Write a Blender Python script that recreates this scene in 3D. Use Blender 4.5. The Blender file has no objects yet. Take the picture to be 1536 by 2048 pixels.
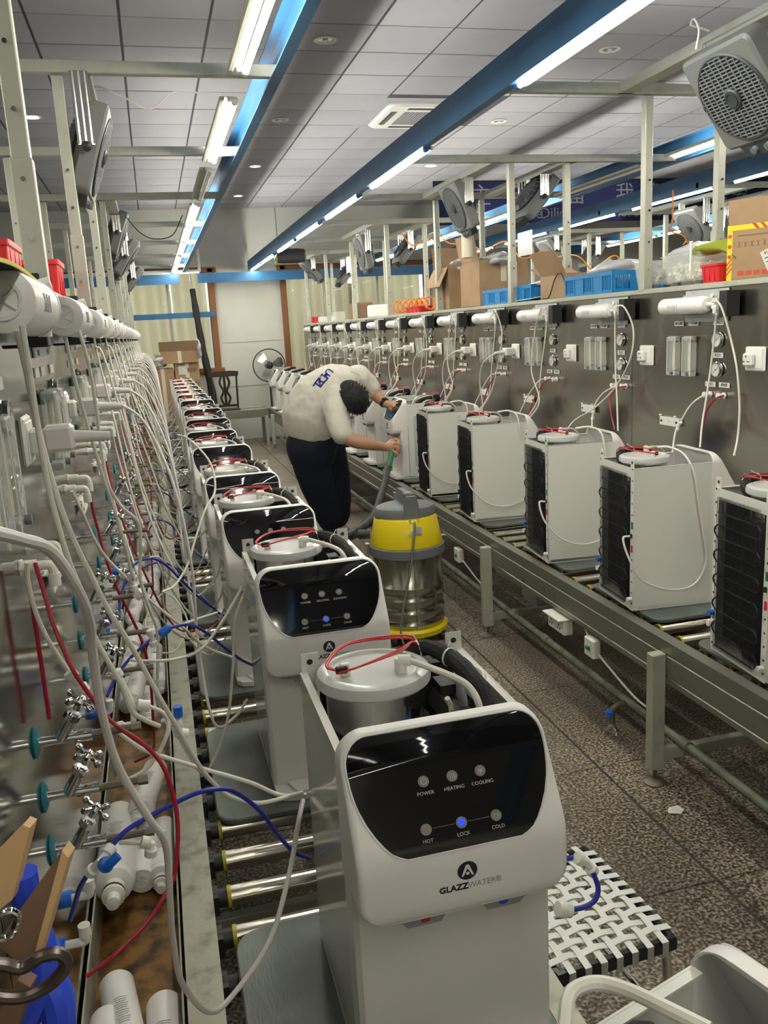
import bpy, bmesh, math, random
from mathutils import Vector as V, Matrix, Euler
R = math.radians; PI = math.pi
random.seed(7)
C = bpy.context.scene.collection
sc = bpy.context.scene
# ------------------------------------------------------------- camera, light, exposure
FPX = 1690.0; CAM = V((0, 0, 1.85))
def cam_axes(yaw, pit, rol):
    sy, cy, sp, cp, sr, cr = math.sin(yaw), math.cos(yaw), math.sin(pit), math.cos(pit), math.sin(rol), math.cos(rol)
    f = V((sy*cp, cy*cp, -sp)); r0 = V((cy, -sy, 0)); u0 = r0.cross(f)
    return r0*cr + u0*sr, -r0*sr + u0*cr, f
CR, CU, CF = cam_axes(.25194, .21556, -.055)
cd = bpy.data.cameras.new('camera'); cam = bpy.data.objects.new('camera', cd); C.objects.link(cam)
cd.sensor_fit = 'VERTICAL'; cd.sensor_height = 36; cd.sensor_width = 27; cd.lens = FPX/2048*36
cam.matrix_world = Matrix(((CR.x, CU.x, -CF.x, CAM.x), (CR.y, CU.y, -CF.y, CAM.y), (CR.z, CU.z, -CF.z, CAM.z), (0, 0, 0, 1)))
cd.clip_start = .02; sc.camera = cam
def at(px, py, axis, val):
    """the point of the plane axis=val that the photograph shows at (px, py)"""
    d = CR*((px-768)/FPX) + CU*(-(py-1024)/FPX) + CF
    i = 'xyz'.index(axis)
    return CAM + d*((val-CAM[i])/d[i])
w = bpy.data.worlds.new('world'); sc.world = w; w.use_nodes = True
w.node_tree.nodes['Background'].inputs[0].default_value = (.75, .85, 1, 1)
w.node_tree.nodes['Background'].inputs[1].default_value = 1.6
sc.view_settings.view_transform = 'Standard'; sc.view_settings.look = 'None'
sc.view_settings.gamma = 1; sc.view_settings.use_curve_mapping = False
sc.view_settings.exposure = 0.85
TUBE_W = 60.0
# ------------------------------------------------------------- materials
def mat(name, col, rough=.5, metal=0, spec=.5, trans=0, emit=None, es=0, alpha=1, coat=0, var=None, bump=None, ior=1.45, aniso=0):
    """var=(scale, colour2, lo, hi[, stretch])  bump=(scale, strength[, stretch])"""
    m = bpy.data.materials.new(name); m.use_nodes = True
    nt = m.node_tree; b = nt.nodes['Principled BSDF']; I = b.inputs
    I['Base Color'].default_value = (*col, 1); I['Roughness'].default_value = rough; I['Metallic'].default_value = metal
    I['Specular IOR Level'].default_value = spec; I['Transmission Weight'].default_value = trans; I['IOR'].default_value = ior
    I['Alpha'].default_value = alpha; I['Coat Weight'].default_value = coat
    if emit: I['Emission Color'].default_value = (*emit, 1); I['Emission Strength'].default_value = es
    def tex(scale, stretch, detail=4):
        tc = nt.nodes.new('ShaderNodeTexCoord'); mp = nt.nodes.new('ShaderNodeMapping'); n = nt.nodes.new('ShaderNodeTexNoise')
        mp.inputs['Scale'].default_value = stretch
        nt.links.new(tc.outputs['Object'], mp.inputs[0]); nt.links.new(mp.outputs[0], n.inputs['Vector'])
        n.inputs['Scale'].default_value = scale; n.inputs['Detail'].default_value = detail
        return n
    if var:
        n = tex(var[0], var[4] if len(var) > 4 else (1, 1, 1)); r = nt.nodes.new('ShaderNodeValToRGB')
        r.color_ramp.elements[0].position = var[2]; r.color_ramp.elements[1].position = var[3]
        r.color_ramp.elements[0].color = (*col, 1); r.color_ramp.elements[1].color = (*var[1], 1)
        nt.links.new(n.outputs['Fac'], r.inputs[0]); nt.links.new(r.outputs[0], I['Base Color'])
    if bump:
        n = tex(bump[0], bump[2] if len(bump) > 2 else (1, 1, 1)); bp = nt.nodes.new('ShaderNodeBump')
        bp.inputs['Strength'].default_value = bump[1]; bp.inputs['Distance'].default_value = .01
        nt.links.new(n.outputs['Fac'], bp.inputs['Height']); nt.links.new(bp.outputs[0], I['Normal'])
    return m
M = dict(
 plastic=mat('white_plastic', (.80, .78, .76), .32, spec=.5),
 sheet=mat('white_coated_sheet', (.74, .74, .69), .13, spec=.7, coat=.4),
 glass=mat('black_glass', (.006, .006, .007), .05, spec=.6),
 icon=mat('icon_disc', (.19, .18, .155), .5), iconlit=mat('lit_icon', (.02, .03, .6), .4, emit=(.0, .015, 1), es=2.5),
 print=mat('pale_print', (.55, .53, .48), .6), ink=mat('black_ink', (.012, .014, .03), .5),
 foam=mat('black_foam', (.018, .018, .02), .85, bump=(90, .4)), black=mat('black_plastic', (.02, .02, .022), .5),
 steel=mat('polished_steel', (.62, .62, .60), .16, 1), lid=mat('frosted_lid', (.80, .82, .80), .22, spec=.6, trans=.35),
 redwire=mat('red_wire', (.55, .02, .025), .4), hosew=mat('white_tube', (.70, .68, .60), .38), cord=mat('white_cord', (.74, .69, .67), .42),
 hoser=mat('red_tube', (.32, .012, .03), .3), hoseb=mat('blue_tube', (.02, .035, .33), .3), bluep=mat('blue_plastic', (.01, .12, .55), .35),
 fitting=mat('white_fitting', (.78, .77, .72), .4), coil=mat('black_coil', (.016, .018, .022), .35), pale=mat('pale_sheet', (.52, .53, .57), .4), drum=mat('drum_steel', (.46, .44, .38), .2, 1), greyp=mat('grey_plastic', (.16, .17, .18), .5),
 spout=mat('spout_grey', (.33, .33, .34), .45), redp=mat('red_plastic', (.62, .025, .03), .4),
 wall=mat('wall_paint', (.62, .62, .57), .85, var=(1.3, (.56, .56, .51), .4, .7)),
 tile=mat('ceiling_tile', (.41, .405, .45), .9, var=(.7, (.36, .355, .395), .35, .7)),
 gap=mat('ceiling_gap', (.07, .07, .085), .9), grout=mat('floor_joint', (.045, .045, .045), .7),
 galv=mat('painted_steel_tube', (.44, .44, .37), .42, .15, var=(9, (.35, .35, .29), .55, .75)),
 alu=mat('aluminium_rail', (.27, .27, .235), .38, .7, var=(22, (.14, .12, .09), .66, .74)),
 aluw=mat('worn_rail', (.30, .295, .245), .42, .45, var=(16, (.15, .14, .10), .52, .70), bump=(60, .08)),
 roller=mat('zinc_roller', (.62, .59, .52), .22, 1, var=(14, (.44, .41, .34), .5, .7, (.3, 6, 6))),
 cap=mat('yellow_roller_ring', (.45, .38, .02), .5), board=mat('slate_board', (.105, .125, .115), .42, spec=.5, var=(7, (.15, .17, .155), .4, .7), bump=(26, .15, (8, 1, 1))),
 rust=mat('rusty_tray', (.25, .125, .03), .33, .3, var=(20, (.045, .028, .014), .42, .66)),
 stainR=mat('brushed_stainless', (.44, .42, .385), .22, 1, var=(1.5, (.38, .36, .33), .35, .7, (1, 1, .25)), bump=(2.2, .12, (1, 1, .3))),
 stainL=mat('shiny_stainless', (.30, .295, .27), .11, 1, bump=(2.0, .08, (1, 1, .4))),
 blue=mat('blue_beam', (.03, .13, .275), .42, spec=.4, var=(3, (.02, .08, .18), .4, .75)),
 navy=mat('navy_banner', (.015, .022, .10), .6), banner=mat('banner_white', (.30, .31, .36), .7),
 tube=mat('led_tube', (1, 1, 1), .4, emit=(1, .965, .83), es=TUBE_W), tubeoff=mat('tube_off', (.75, .76, .72), .3),
 chrome=mat('chrome', (.72, .72, .72), .06, 1), brass=mat('dull_brass_pipe', (.17, .15, .12), .45, .6), teal=mat('teal_washer', (.015, .18, .24), .35),
 fancase=mat('fan_case', (.14, .145, .14), .5), fangrill=mat('fan_grille', (.035, .04, .042), .45), hanger=mat('bright_channel', (.80, .80, .76), .22, 1),
 galvplate=mat('galvanised_plate', (.50, .53, .54), .45, .3), acrylic=mat('clear_acrylic', (.86, .88, .84), .06, alpha=.25), paper=mat('paper_label', (.60, .60, .56), .7),
 card=mat('cardboard', (.36, .235, .135), .8, var=(5, (.30, .19, .105), .4, .7)), carddark=mat('cardboard_inside', (.22, .14, .085), .85),
 crate=mat('blue_crate', (.005, .19, .48), .4), yellow=mat('yellow_plastic', (.76, .60, .005), .38), yprint=mat('yellow_print', (.70, .58, .02), .6), rprint=mat('red_print', (.55, .06, .03), .6),
 bag=mat('plastic_bag', (.75, .76, .78), .25, trans=.45, bump=(14, .9)), towel=mat('green_towel', (.25, .29, .03), .95, bump=(50, .6)),
 tub=mat('clear_tub', (.84, .86, .80), .2, alpha=.22), groove=mat('wall_groove', (.42, .42, .38), .9), wood=mat('dark_wood', (.03, .018, .014), .4), frame=mat('brown_frame', (.22, .085, .03), .5),
 plyedge=mat('light_plywood', (.62, .40, .20), .6), plywood=mat('plywood', (.20, .115, .07), .6), curtain=mat('curtain', (.62, .56, .42), .8, var=(6, (.46, .41, .31), .35, .7, (1, 1, .15))),
 dialglass=mat('dial_glass', (.9, .9, .9), .04, alpha=.12), pane=mat('window_pane', (.85, .88, .84), .03, trans=.92, ior=1.15), skin=mat('skin', (.50, .27, .17), .5), hair=mat('black_hair', (.012, .011, .012), .55, bump=(220, 1.0, (1, 1, .2))),
 shirt=mat('cream_shirt', (.66, .63, .55), .85, bump=(7, 1.0, (1, .35, 1.4))), jeans=mat('navy_trousers', (.008, .012, .028), .85, bump=(12, .6)), shoe=mat('black_shoe', (.012, .012, .013), .5),
 orange=mat('orange_hose', (.65, .22, .02), .4), pipe=mat('dirty_pipe', (.20, .22, .17), .5, var=(11, (.10, .10, .08), .45, .7)), strap=mat('white_strap', (.74, .75, .72), .35), blackmetal=mat('black_enamel', (.015, .015, .017), .22),
 darkring=mat('dark_metal_ring', (.12, .10, .09), .32, .8), blueplast=mat('blue_plastic_handle', (.03, .07, .62), .35), green=mat('green_plastic', (.02, .17, .05), .4),
 batten=mat('dull_batten', (.42, .43, .36), .5), plume=mat('clutter_beige', (.62, .56, .44), .7), offwall=mat('far_dark', (.10, .09, .08), .8), lens=mat('downlight_lamp', (1, 1, 1), .4, emit=(1, .97, .9), es=16), reflector=mat('lamp_reflector', (.6, .6, .62), .2, .9))
# floor granite
def granite():
    m = mat('granite', (.2, .17, .13), .34, spec=.45); nt = m.node_tree; b = nt.nodes['Principled BSDF']
    tc = nt.nodes.new('ShaderNodeTexCoord'); vo = nt.nodes.new('ShaderNodeTexNoise'); vo.inputs['Scale'].default_value = 95; vo.inputs['Detail'].default_value = 3
    mp = nt.nodes.new('ShaderNodeMapping'); oi = nt.nodes.new('ShaderNodeObjectInfo')
    nt.links.new(tc.outputs['Object'], mp.inputs[0]); nt.links.new(oi.outputs['Random'], mp.inputs['Location']); nt.links.new(mp.outputs[0], vo.inputs['Vector'])
    r = nt.nodes.new('ShaderNodeValToRGB'); e = r.color_ramp.elements
    e[0].position = .38; e[0].color = (.06, .05, .038, 1); e[1].position = .66; e[1].color = (.52, .47, .38, 1)
    x = r.color_ramp.elements.new(.5); x.color = (.20, .16, .12, 1)
    nt.links.new(vo.outputs['Fac'], r.inputs[0])
    n2 = nt.nodes.new('ShaderNodeTexNoise'); n2.inputs['Scale'].default_value = 1.6; n2.inputs['Detail'].default_value = 5
    g = nt.nodes.new('ShaderNodeNewGeometry'); nt.links.new(g.outputs['Position'], n2.inputs['Vector'])
    r2 = nt.nodes.new('ShaderNodeValToRGB'); r2.color_ramp.elements[0].position = .35; r2.color_ramp.elements[1].position = .62
    r2.color_ramp.elements[0].color = (.55, .54, .54, 1); r2.color_ramp.elements[1].color = (1, 1, 1, 1)
    nt.links.new(n2.outputs['Fac'], r2.inputs[0])
    mx = nt.nodes.new('ShaderNodeMix'); mx.data_type = 'RGBA'; mx.blend_type = 'MULTIPLY'; mx.inputs['Factor'].default_value = 1
    nt.links.new(r.outputs[0], mx.inputs[6]); nt.links.new(r2.outputs[0], mx.inputs[7]); nt.links.new(mx.outputs[2], b.inputs['Base Color'])
    return m
M['granite'] = granite()
# ------------------------------------------------------------- mesh helpers
def frame(d, up=V((0, 0, 1))):
    d = d.normalized()
    if abs(d.dot(up)) > .98: up = V((1, 0, 0)) if abs(d.x) < .9 else V((0, 1, 0))
    s = d.cross(up).normalized(); return s, s.cross(d).normalized()
def spline(P, n=6):
    P = [V(p) for p in P]
    if len(P) < 3: return P
    out = []
    Q = [P[0]*2-P[1]] + P + [P[-1]*2-P[-2]]
    for i in range(1, len(Q)-2):
        a, b, c, d = Q[i-1:i+3]
        for k in range(n):
            t = k/n
            out.append(.5*((2*b) + (c-a)*t + (2*a-5*b+4*c-d)*t*t + (3*b-a-3*c+d)*t**3))
    out.append(P[-1]); return out
class MB:
    def __init__(s): s.v = []; s.f = []; s.m = []; s.i = 0; s.T = None
    def add(s, vs, fs, mi=None):
        o = len(s.v); s.v += [(s.T @ V(q) if s.T is not None else V(q)) for q in vs]
        s.f += [tuple(o+k for k in f) for f in fs]; s.m += [s.i if mi is None else mi]*len(fs); return s
    def box(s, c, d, rot=None, bev=0, mi=None):
        c = V(c); x, y, z = d[0]/2, d[1]/2, d[2]/2
        if bev > 0:
            b = min(bev, x*.99, y*.99, z*.99); vs = []; 
            ring = [(x-b, y), (x, y-b), (x, -y+b), (x-b, -y), (-x+b, -y), (-x, -y+b), (-x, y-b), (-x+b, y)]
            inr = [(x-b, y-b), (x-b, y-b), (x-b, -y+b), (x-b, -y+b), (-x+b, -y+b), (-x+b, -y+b), (-x+b, y-b), (-x+b, y-b)]
            vs = [(p[0], p[1], -z+b) for p in ring] + [(p[0], p[1], z-b) for p in ring]
            vs += [(x-b, y-b, z), (x-b, -y+b, z), (-x+b, -y+b, z), (-x+b, y-b, z), (x-b, y-b, -z), (x-b, -y+b, -z), (-x+b, -y+b, -z), (-x+b, y-b, -z)]
            fs = [(i, i+8, (i+1) % 8+8, (i+1) % 8) for i in range(8)]
            fs += [(16, 19, 18, 17), (20, 21, 22, 23)]
            for k, (t, u) in enumerate(((0, 1), (2, 3), (4, 5), (6, 7))):
                fs.append((t+8, 16+k, u+8)); fs.append((t, u, 20+k))
            for (t, u, k, l) in ((1, 2, 0, 1), (3, 4, 1, 2), (5, 6, 2, 3), (7, 0, 3, 0)):
                fs.append((t+8, 16+k, 16+l, u+8)); fs.append((t, u, 20+l, 20+k))
        else:
            vs = [(a*x, b_*y, c_*z) for c_ in (-1, 1) for a, b_ in ((-1, -1), (1, -1), (1, 1), (-1, 1))]
            fs = [(0, 3, 2, 1), (4, 5, 6, 7), (0, 1, 5, 4), (1, 2, 6, 5), (2, 3, 7, 6), (3, 0, 4, 7)]
        if rot is not None: vs = [rot @ V(q) for q in vs]
        return s.add([c+V(q) for q in vs], fs, mi)
    def cyl(s, a, b, r, r2=None, n=16, cap=True, mi=None):
        a, b = V(a), V(b); r2 = r if r2 is None else r2; p, q = frame(b-a)
        vs = [a+(p*math.cos(t)+q*math.sin(t))*r for t in [2*PI*k/n for k in range(n)]] + [b+(p*math.cos(t)+q*math.sin(t))*r2 for t in [2*PI*k/n for k in range(n)]]
        fs = [(i, (i+1) % n, (i+1) % n+n, i+n) for i in range(n)]
        if cap: fs += [tuple(range(n))[::-1], tuple(range(n, 2*n))]
        return s.add(vs, fs, mi)
    def tube(s, P, r, n=8, smooth=6, mi=None, rad=None):
        P = spline(P, smooth) if smooth else [V(p) for p in P]
        vs = []; up = None; L = len(P)
        for i, p in enumerate(P):
            d = (P[min(i+1, L-1)]-P[max(i-1, 0)])
            if d.length < 1e-9: d = V((0, 0, 1))
            if up is None: a, b = frame(d)
            else:
                d.normalize(); a = up-d*up.dot(d)
                a = a.normalized() if a.length > 1e-6 else frame(d)[0]; b = a.cross(d)
            up = a; rr = r if rad is None else rad(i/(L-1))
            vs += [p+(a*math.cos(t)+b*math.sin(t))*rr for t in [2*PI*k/n for k in range(n)]]
        fs = [(i*n+j, i*n+(j+1) % n, (i+1)*n+(j+1) % n, (i+1)*n+j) for i in range(L-1) for j in range(n)]
        fs += [tuple(range(n))[::-1], tuple(range((L-1)*n, L*n))]
        return s.add(vs, fs, mi)
    def lathe(s, prof, o=(0, 0, 0), ax=(0, 0, 1), n=24, mi=None, cap=True):
        """prof: [(radius, height along ax)]"""
        o = V(o); d = V(ax).normalized(); p, q = frame(d)
        vs = []
        for r, h in prof: vs += [o+d*h+(p*math.cos(t)+q*math.sin(t))*max(r, 1e-5) for t in [2*PI*k/n for k in range(n)]]
        L = len(prof)
        fs = [(i*n+j, i*n+(j+1) % n, (i+1)*n+(j+1) % n, (i+1)*n+j) for i in range(L-1) for j in range(n)]
        if cap: fs += [tuple(range(n))[::-1], tuple(range((L-1)*n, L*n))]
        else: fs += [((L-1)*n+j, (L-1)*n+(j+1) % n, (j+1) % n, j) for j in range(n)]
        return s.add(vs, fs, mi)
    def prism(s, poly, o, u, v, t, mi=None):
        """outline poly in the plane (u, v) at o, extruded by vector t"""
        o, u, v, t = V(o), V(u), V(v), V(t); n = len(poly)
        vs = [o+u*a+v*b for a, b in poly] + [o+u*a+v*b+t for a, b in poly]
        fs = [tuple(range(n))[::-1], tuple(range(n, 2*n))] + [(i, (i+1) % n, (i+1) % n+n, i+n) for i in range(n)]
        return s.add(vs, fs, mi)
    def rings(s, R_, cap=True, mi=None):
        n = len(R_[0]); vs = [q for r in R_ for q in r]; L = len(R_)
        fs = [(i*n+j, i*n+(j+1) % n, (i+1)*n+(j+1) % n, (i+1)*n+j) for i in range(L-1) for j in range(n)]
        if cap: fs += [tuple(range(n))[::-1], tuple(range((L-1)*n, L*n))]
        return s.add(vs, fs, mi)
    def quad(s, a, b, c, d, mi=None): return s.add([a, b, c, d], [(0, 1, 2, 3)], mi)
    def obj(s, name, mats, parent=None, smooth=35, fix=True):
        me = bpy.data.meshes.new(name); me.from_pydata([tuple(q) for q in s.v], [], s.f)
        if not isinstance(mats, (list, tuple)): mats = [mats]
        for m in mats: me.materials.append(M[m] if isinstance(m, str) else m)
        if len(mats) > 1: me.polygons.foreach_set('material_index', s.m)
        if fix:
            bm = bmesh.new(); bm.from_mesh(me); bmesh.ops.recalc_face_normals(bm, faces=bm.faces); bm.to_mesh(me); bm.free()
        if smooth:
            me.polygons.foreach_set('use_smooth', [True]*len(me.polygons)); me.set_sharp_from_angle(angle=R(smooth))
        me.update()
        o = bpy.data.objects.new(name, me); C.objects.link(o)
        if parent: o.parent = parent
        return o
def rr(w, h, r, n=5, cx=0, cy=0):
    out = []
    for (sx, sy, a0) in ((1, 1, 0), (-1, 1, 90), (-1, -1, 180), (1, -1, 270)):
        for k in range(n+1):
            t = R(a0+90*k/n); out.append((cx+sx*(w/2-r)+r*math.cos(t), cy+sy*(h/2-r)+r*math.sin(t)))
    return out
def tag(o, label, cat=None, group=None, kind=None):
    if label: o['label'] = label
    if cat: o['category'] = cat
    if group: o['group'] = group
    if kind: o['kind'] = kind
    return o
def empty(name, label, cat, loc=(0, 0, 0), rz=0, group=None):
    o = bpy.data.objects.new(name, None); C.objects.link(o); o.location = loc; o.rotation_euler = (0, 0, rz); o.empty_display_size = .05
    return tag(o, label, cat, group)
def struct(o): o['kind'] = 'structure'; return o
def stuff(o): o['kind'] = 'stuff'; return o
def copy_tree(o, parent=None, skip=()):
    c = o.copy(); C.objects.link(c); c.parent = parent
    for ch in o.children:
        if ch.name.split('.')[0] not in skip: copy_tree(ch, c, skip)
    return c
ORD = ['nearest', 'second', 'third', 'fourth', 'fifth', 'sixth', 'seventh', 'eighth', 'ninth', 'tenth', 'eleventh', 'twelfth', 'thirteenth', 'fourteenth', 'fifteenth', 'sixteenth', 'seventeenth', 'eighteenth']
def nth(i): return ORD[i] if i == 0 else ORD[i] + ' nearest'
_fc = {}
def text(body, size, m, parent=None, loc=(0, 0, 0), rot=(PI/2, 0, 0), name='lettering', bold=0, align='CENTER', ext=.0004, sx=1):
    k = (body, size, bold, align, ext, m)
    if k not in _fc:
        cu = bpy.data.curves.new(name, 'FONT'); cu.body = body; cu.size = size; cu.align_x = align; cu.align_y = 'CENTER'; cu.extrude = ext; cu.offset = bold; cu.resolution_u = 2
        t = bpy.data.objects.new('t', cu); C.objects.link(t); dg = bpy.context.evaluated_depsgraph_get(); dg.update()
        me = bpy.data.meshes.new_from_object(t.evaluated_get(dg)); bpy.data.objects.remove(t); bpy.data.curves.remove(cu)
        me.name = name; me.materials.clear(); me.materials.append(M[m]); _fc[k] = me
    o = bpy.data.objects.new(name, _fc[k]); C.objects.link(o); o.parent = parent
    o.location = loc; o.rotation_euler = rot; o.scale = (sx, 1, 1)
    return o
# ============================================================= SETTING
YB = 15.45; ZC = 3.98
b = MB(); b.box((3.3, 6.4, -.05), (16, 19, .09)); floor = struct(b.obj('floor', 'grout', smooth=0))
tb = MB(); tb.box((0, 0, -.004), (.776, .776, .008), bev=.0015); tile0 = None
rest = MB()
for i in range(-5, 14):
    for j in range(-4, 18):
        cx_, cy_ = .822 + .39 + .78*(i-1) + (.012 if i < 2 else .02), 2.13 - .39 + .78*j
        if cy_ > YB-.05 or cx_ > 11.1: continue
        if 0 <= i <= 5 and j >= 0:
            if tile0 is None: tile0 = tb.obj('floor_tile', 'granite', floor, smooth=0); o = tile0
            else: o = bpy.data.objects.new('floor_tile', tile0.data); C.objects.link(o); o.parent = floor
            o.location = (cx_, cy_, 0)
        else: rest.box((cx_, cy_, -.004), (.776, .776, .008))
stuff(rest.obj('floor_tile', 'granite', floor, smooth=0))
# ceiling
b = MB(); b.box((3.3, 6.4, ZC+.06), (16, 19, .107)); ceil = struct(b.obj('ceiling', 'gap', smooth=0))
tb = MB(); tb.box((0, 0, .005), (.582, .582, .010), bev=.002); c0 = None; rest = MB()
for i in range(-7, 19):
    for j in range(-10, 16):
        cx_, cy_ = .02+.3+.6*i, 6.48-.3+.6*j
        if cy_ > YB: continue
        if abs(cx_-2.95) < .5 and 8.55 < cy_ < 9.5: continue
        if -3 <= i <= 9 and j >= -5:
            if c0 is None: c0 = tb.obj('ceiling_tile', 'tile', ceil, smooth=0); o = c0
            else: o = bpy.data.objects.new('ceiling_tile', c0.data); C.objects.link(o); o.parent = ceil
            o.location = (cx_+random.uniform(-.001, .001), cy_, ZC+random.uniform(-.002, .001))
        else: rest.box((cx_, cy_, ZC+.005), (.582, .582, .010))
stuff(rest.obj('ceiling_tile', 'tile', ceil, smooth=0))
b = MB(); b.box((2.92, 9.0, ZC+.012), (1.2, 1.2, .02)); b.obj('ceiling_tile', 'tile', ceil, smooth=0)
# walls
def wallbox(name, boxes, m='wall'):
    b = MB()
    for c, d in boxes: b.box(c, d)
    return struct(b.obj(name, m, smooth=0))
wallbox('wall_left', [((-4.1, 6.4, 2), (.1, 18.2, 4.1))]); wallbox('wall_right', [((10.75, 6.4, 2), (.1, 18.2, 4.1))])
wallbox('wall_front', [((3.3, -2.65, 2), (14.8, .1, 4.1))])
W = .12
wallbox('wall_back', [((-3.3, YB+W/2, 2), (1.6, W, 4.1)), ((-.68, YB+W/2, .62), (3.66, W, 1.24)), ((-.68, YB+W/2, 3.5), (3.66, W, 1.0)), ((1.735, YB+W/2, 2), (1.17, W, 4.1)),
                     ((3.7, YB+W/2, .55), (2.78, W, 1.1)), ((3.7, YB+W/2, 3.5), (2.78, W, 1.0)), ((7.9, YB+W/2, 2), (5.62, W, 4.1))])
# pale dado groove on the white pier
b = MB(); b.box((1.73, YB-.003, 1.72), (1.05, .006, .012)); b.box((1.73, YB-.003, .95), (1.05, .006, .012)); struct(b.obj('trim_1', 'groove', smooth=0))
def window(n, x0, x1, z0, z1, mull, curt, rods=()):
    f = MB(); y = YB
    f.box(((x0+x1)/2, y, z1-.03), (x1-x0+.12, .16, .09), bev=.01); f.box(((x0+x1)/2, y, z0+.02), (x1-x0+.12, .2, .08), bev=.01)
    f.box((x0+.03, y, (z0+z1)/2), (.1, .16, z1-z0), bev=.01); f.box((x1-.05, y, (z0+z1)/2), (.11, .16, z1-z0), bev=.01)
    w_ = struct(f.obj('window_%d' % n, 'frame'))
    xs = [x0] + mull + [x1]
    for a, c in zip(xs[:-1], xs[1:]):
        g = MB(); g.box(((a+c)/2, y+.05, (z0+z1)/2), (c-a-.03, .008, z1-z0-.1)); g.obj('pane', 'pane', w_, smooth=0)
    for a in mull:
        g = MB(); g.box((a, y+.05, (z0+z1)/2), (.035, .05, z1-z0-.1)); g.obj('mullion', 'galv', w_, smooth=0)
    for k, (a, c) in enumerate(curt):
        g = MB(); n_ = int((c-a)/.018); top = []; 
        rows = []
        for z in (z0-.1, z0+.5, z1-.6, z1+.02):
            rows.append([(a+(c-a)*i/n_, y+.30+.035*math.sin(i*.62+.6*math.sin(i*.21)+z*.25)+(.004 if z > 0 else 0), z) for i in range(n_+1)])
        vs = [q for r in rows for q in r]; L = n_+1
        g.add(vs, [(i+L*j, i+1+L*j, i+1+L*(j+1), i+L*(j+1)) for j in range(3) for i in range(n_)])
        o = g.obj('curtain', 'curtain', None, fix=False, smooth=60)
        g = MB(); g.box(((a+c)/2, y+.23, z1+.03), (c-a, .23, .02)); g.obj('curtain_rail', 'fitting', o, smooth=0)
        tag(o, ['pale curtain hanging behind the window left of the white pier', 'pale curtain beside the glass, next to the leaning black roll', 'pale curtain behind the window right of the white pier', 'narrow pale curtain at the right end of the right window'][(0 if n == 1 else 2)+k], 'curtain')
    return w_
nt = M['curtain'].node_tree; tr = nt.nodes.new('ShaderNodeBsdfTranslucent'); tr.inputs[0].default_value = (.80, .66, .38, 1)
mx = nt.nodes.new('ShaderNodeMixShader'); mx.inputs[0].default_value = .5
nt.links.new(nt.nodes['Principled BSDF'].outputs[0], mx.inputs[1]); nt.links.new(tr.outputs[0], mx.inputs[2]); nt.links.new(mx.outputs[0], nt.nodes['Material Output'].inputs[0])
window(1, -2.5, 1.14, 1.24, 3.0, [-.9, .35], [(-2.45, .40), (.42, 1.02)])
window(2, 2.32, 5.08, 1.1, 3.0, [3.1, 4.1], [(2.38, 3.6), (3.75, 4.98)])
# room behind the glass: floor and far wall
wallbox('wall_outer', [((3.3, 19.2, 1.1), (15, .1, 2.4))]); b = MB(); b.box((3.3, 17.4, -.05), (16, 3.5, .09)); struct(b.obj('floor_outer', 'wall', smooth=0))
# downlights
def downlight(x, y, lit, label):
    t = empty('downlight', label, 'ceiling light', (x, y, ZC), group=None)
    g = MB(); g.lathe([(.062, -.001), (.085, -.001), (.09, -.006), (.085, -.010), (.066, -.010), (.060, -.002)], n=24, cap=False); g.obj('rim', 'fitting', t)
    g = MB(); g.lathe([(.001, -.001), (.062, -.001), (.058, -.004), (.001, -.006)], n=20); g.obj('lens', 'lens' if lit else 'reflector', t)
    if not lit:
        g = MB(); g.lathe([(.001, -.016), (.022, -.013), (.02, -.004), (.001, -.004)], n=14); g.obj('bulb', 'fitting', t)
DL = [(1.5, 6.81, 0, 'unlit silver downlight in the ceiling, nearest of those between the two long blue beams'), (1.51, 9.25, 0, 'unlit downlight in the ceiling left of the air conditioner vent'),
      (1.54, 11.7, 1, 'lit downlight in the ceiling, nearer of the two lit ones above the aisle'), (1.55, 14.1, 1, 'lit downlight in the ceiling above the aisle, closest to the back wall'),
      (-.87, 9.2, 1, 'lit downlight at the far left edge of the ceiling behind the steel posts'), (-.5, 11.6, 1, 'small lit downlight glimpsed between the left posts'),
      (3.96, 11.75, 1, 'lit downlight just right of the long blue beam over the right conveyor'), (3.92, 9.25, 0, 'unlit downlight in the ceiling right of the air conditioner vent'),
      (3.89, 6.83, 0, 'unlit downlight in the ceiling at the upper right near the hanging box fan'), (6.94, 11.71, 1, 'lit downlight over the far right side, left of the blue banner end')]
for a in DL: downlight(*a)
# ceiling air conditioner
t = empty('ceiling_air_conditioner', 'white square ceiling air conditioner cassette partly hidden by the blue beam', 'air conditioner', (2.96, 9.02, ZC))
g = MB()
g.rings([[V((x, y, z)) for x, y in rr(w_, w_, r_, 5)] for w_, r_, z in ((.95, .09, .012), (.95, .09, -.012), (.90, .08, -.035))]); g.obj('panel', 'plastic', t)
for k in range(4):
    rot = Matrix.Rotation(k*PI/2, 3, 'Z')
    g = MB(); g.T = rot.to_4x4(); g.box((-.37, 0, -.036), (.06, .52, .004), bev=.001); g.obj('air_slot', 'black', t)
    g = MB(); g.T = rot.to_4x4(); g.box((-.37, 0, -.040), (.022, .52, .004)); g.obj('flap', 'fancase', t)
g = MB(); g.box((0, 0, -.037), (.52, .52, .004)); gr = g.obj('return_grille', 'spout', t)
g = MB()
for k in range(18): g.box((-.245+.029*k, 0, -.041), (.006, .5, .004))
stuff(g.obj('grille_slat', 'fancase', gr))
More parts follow.
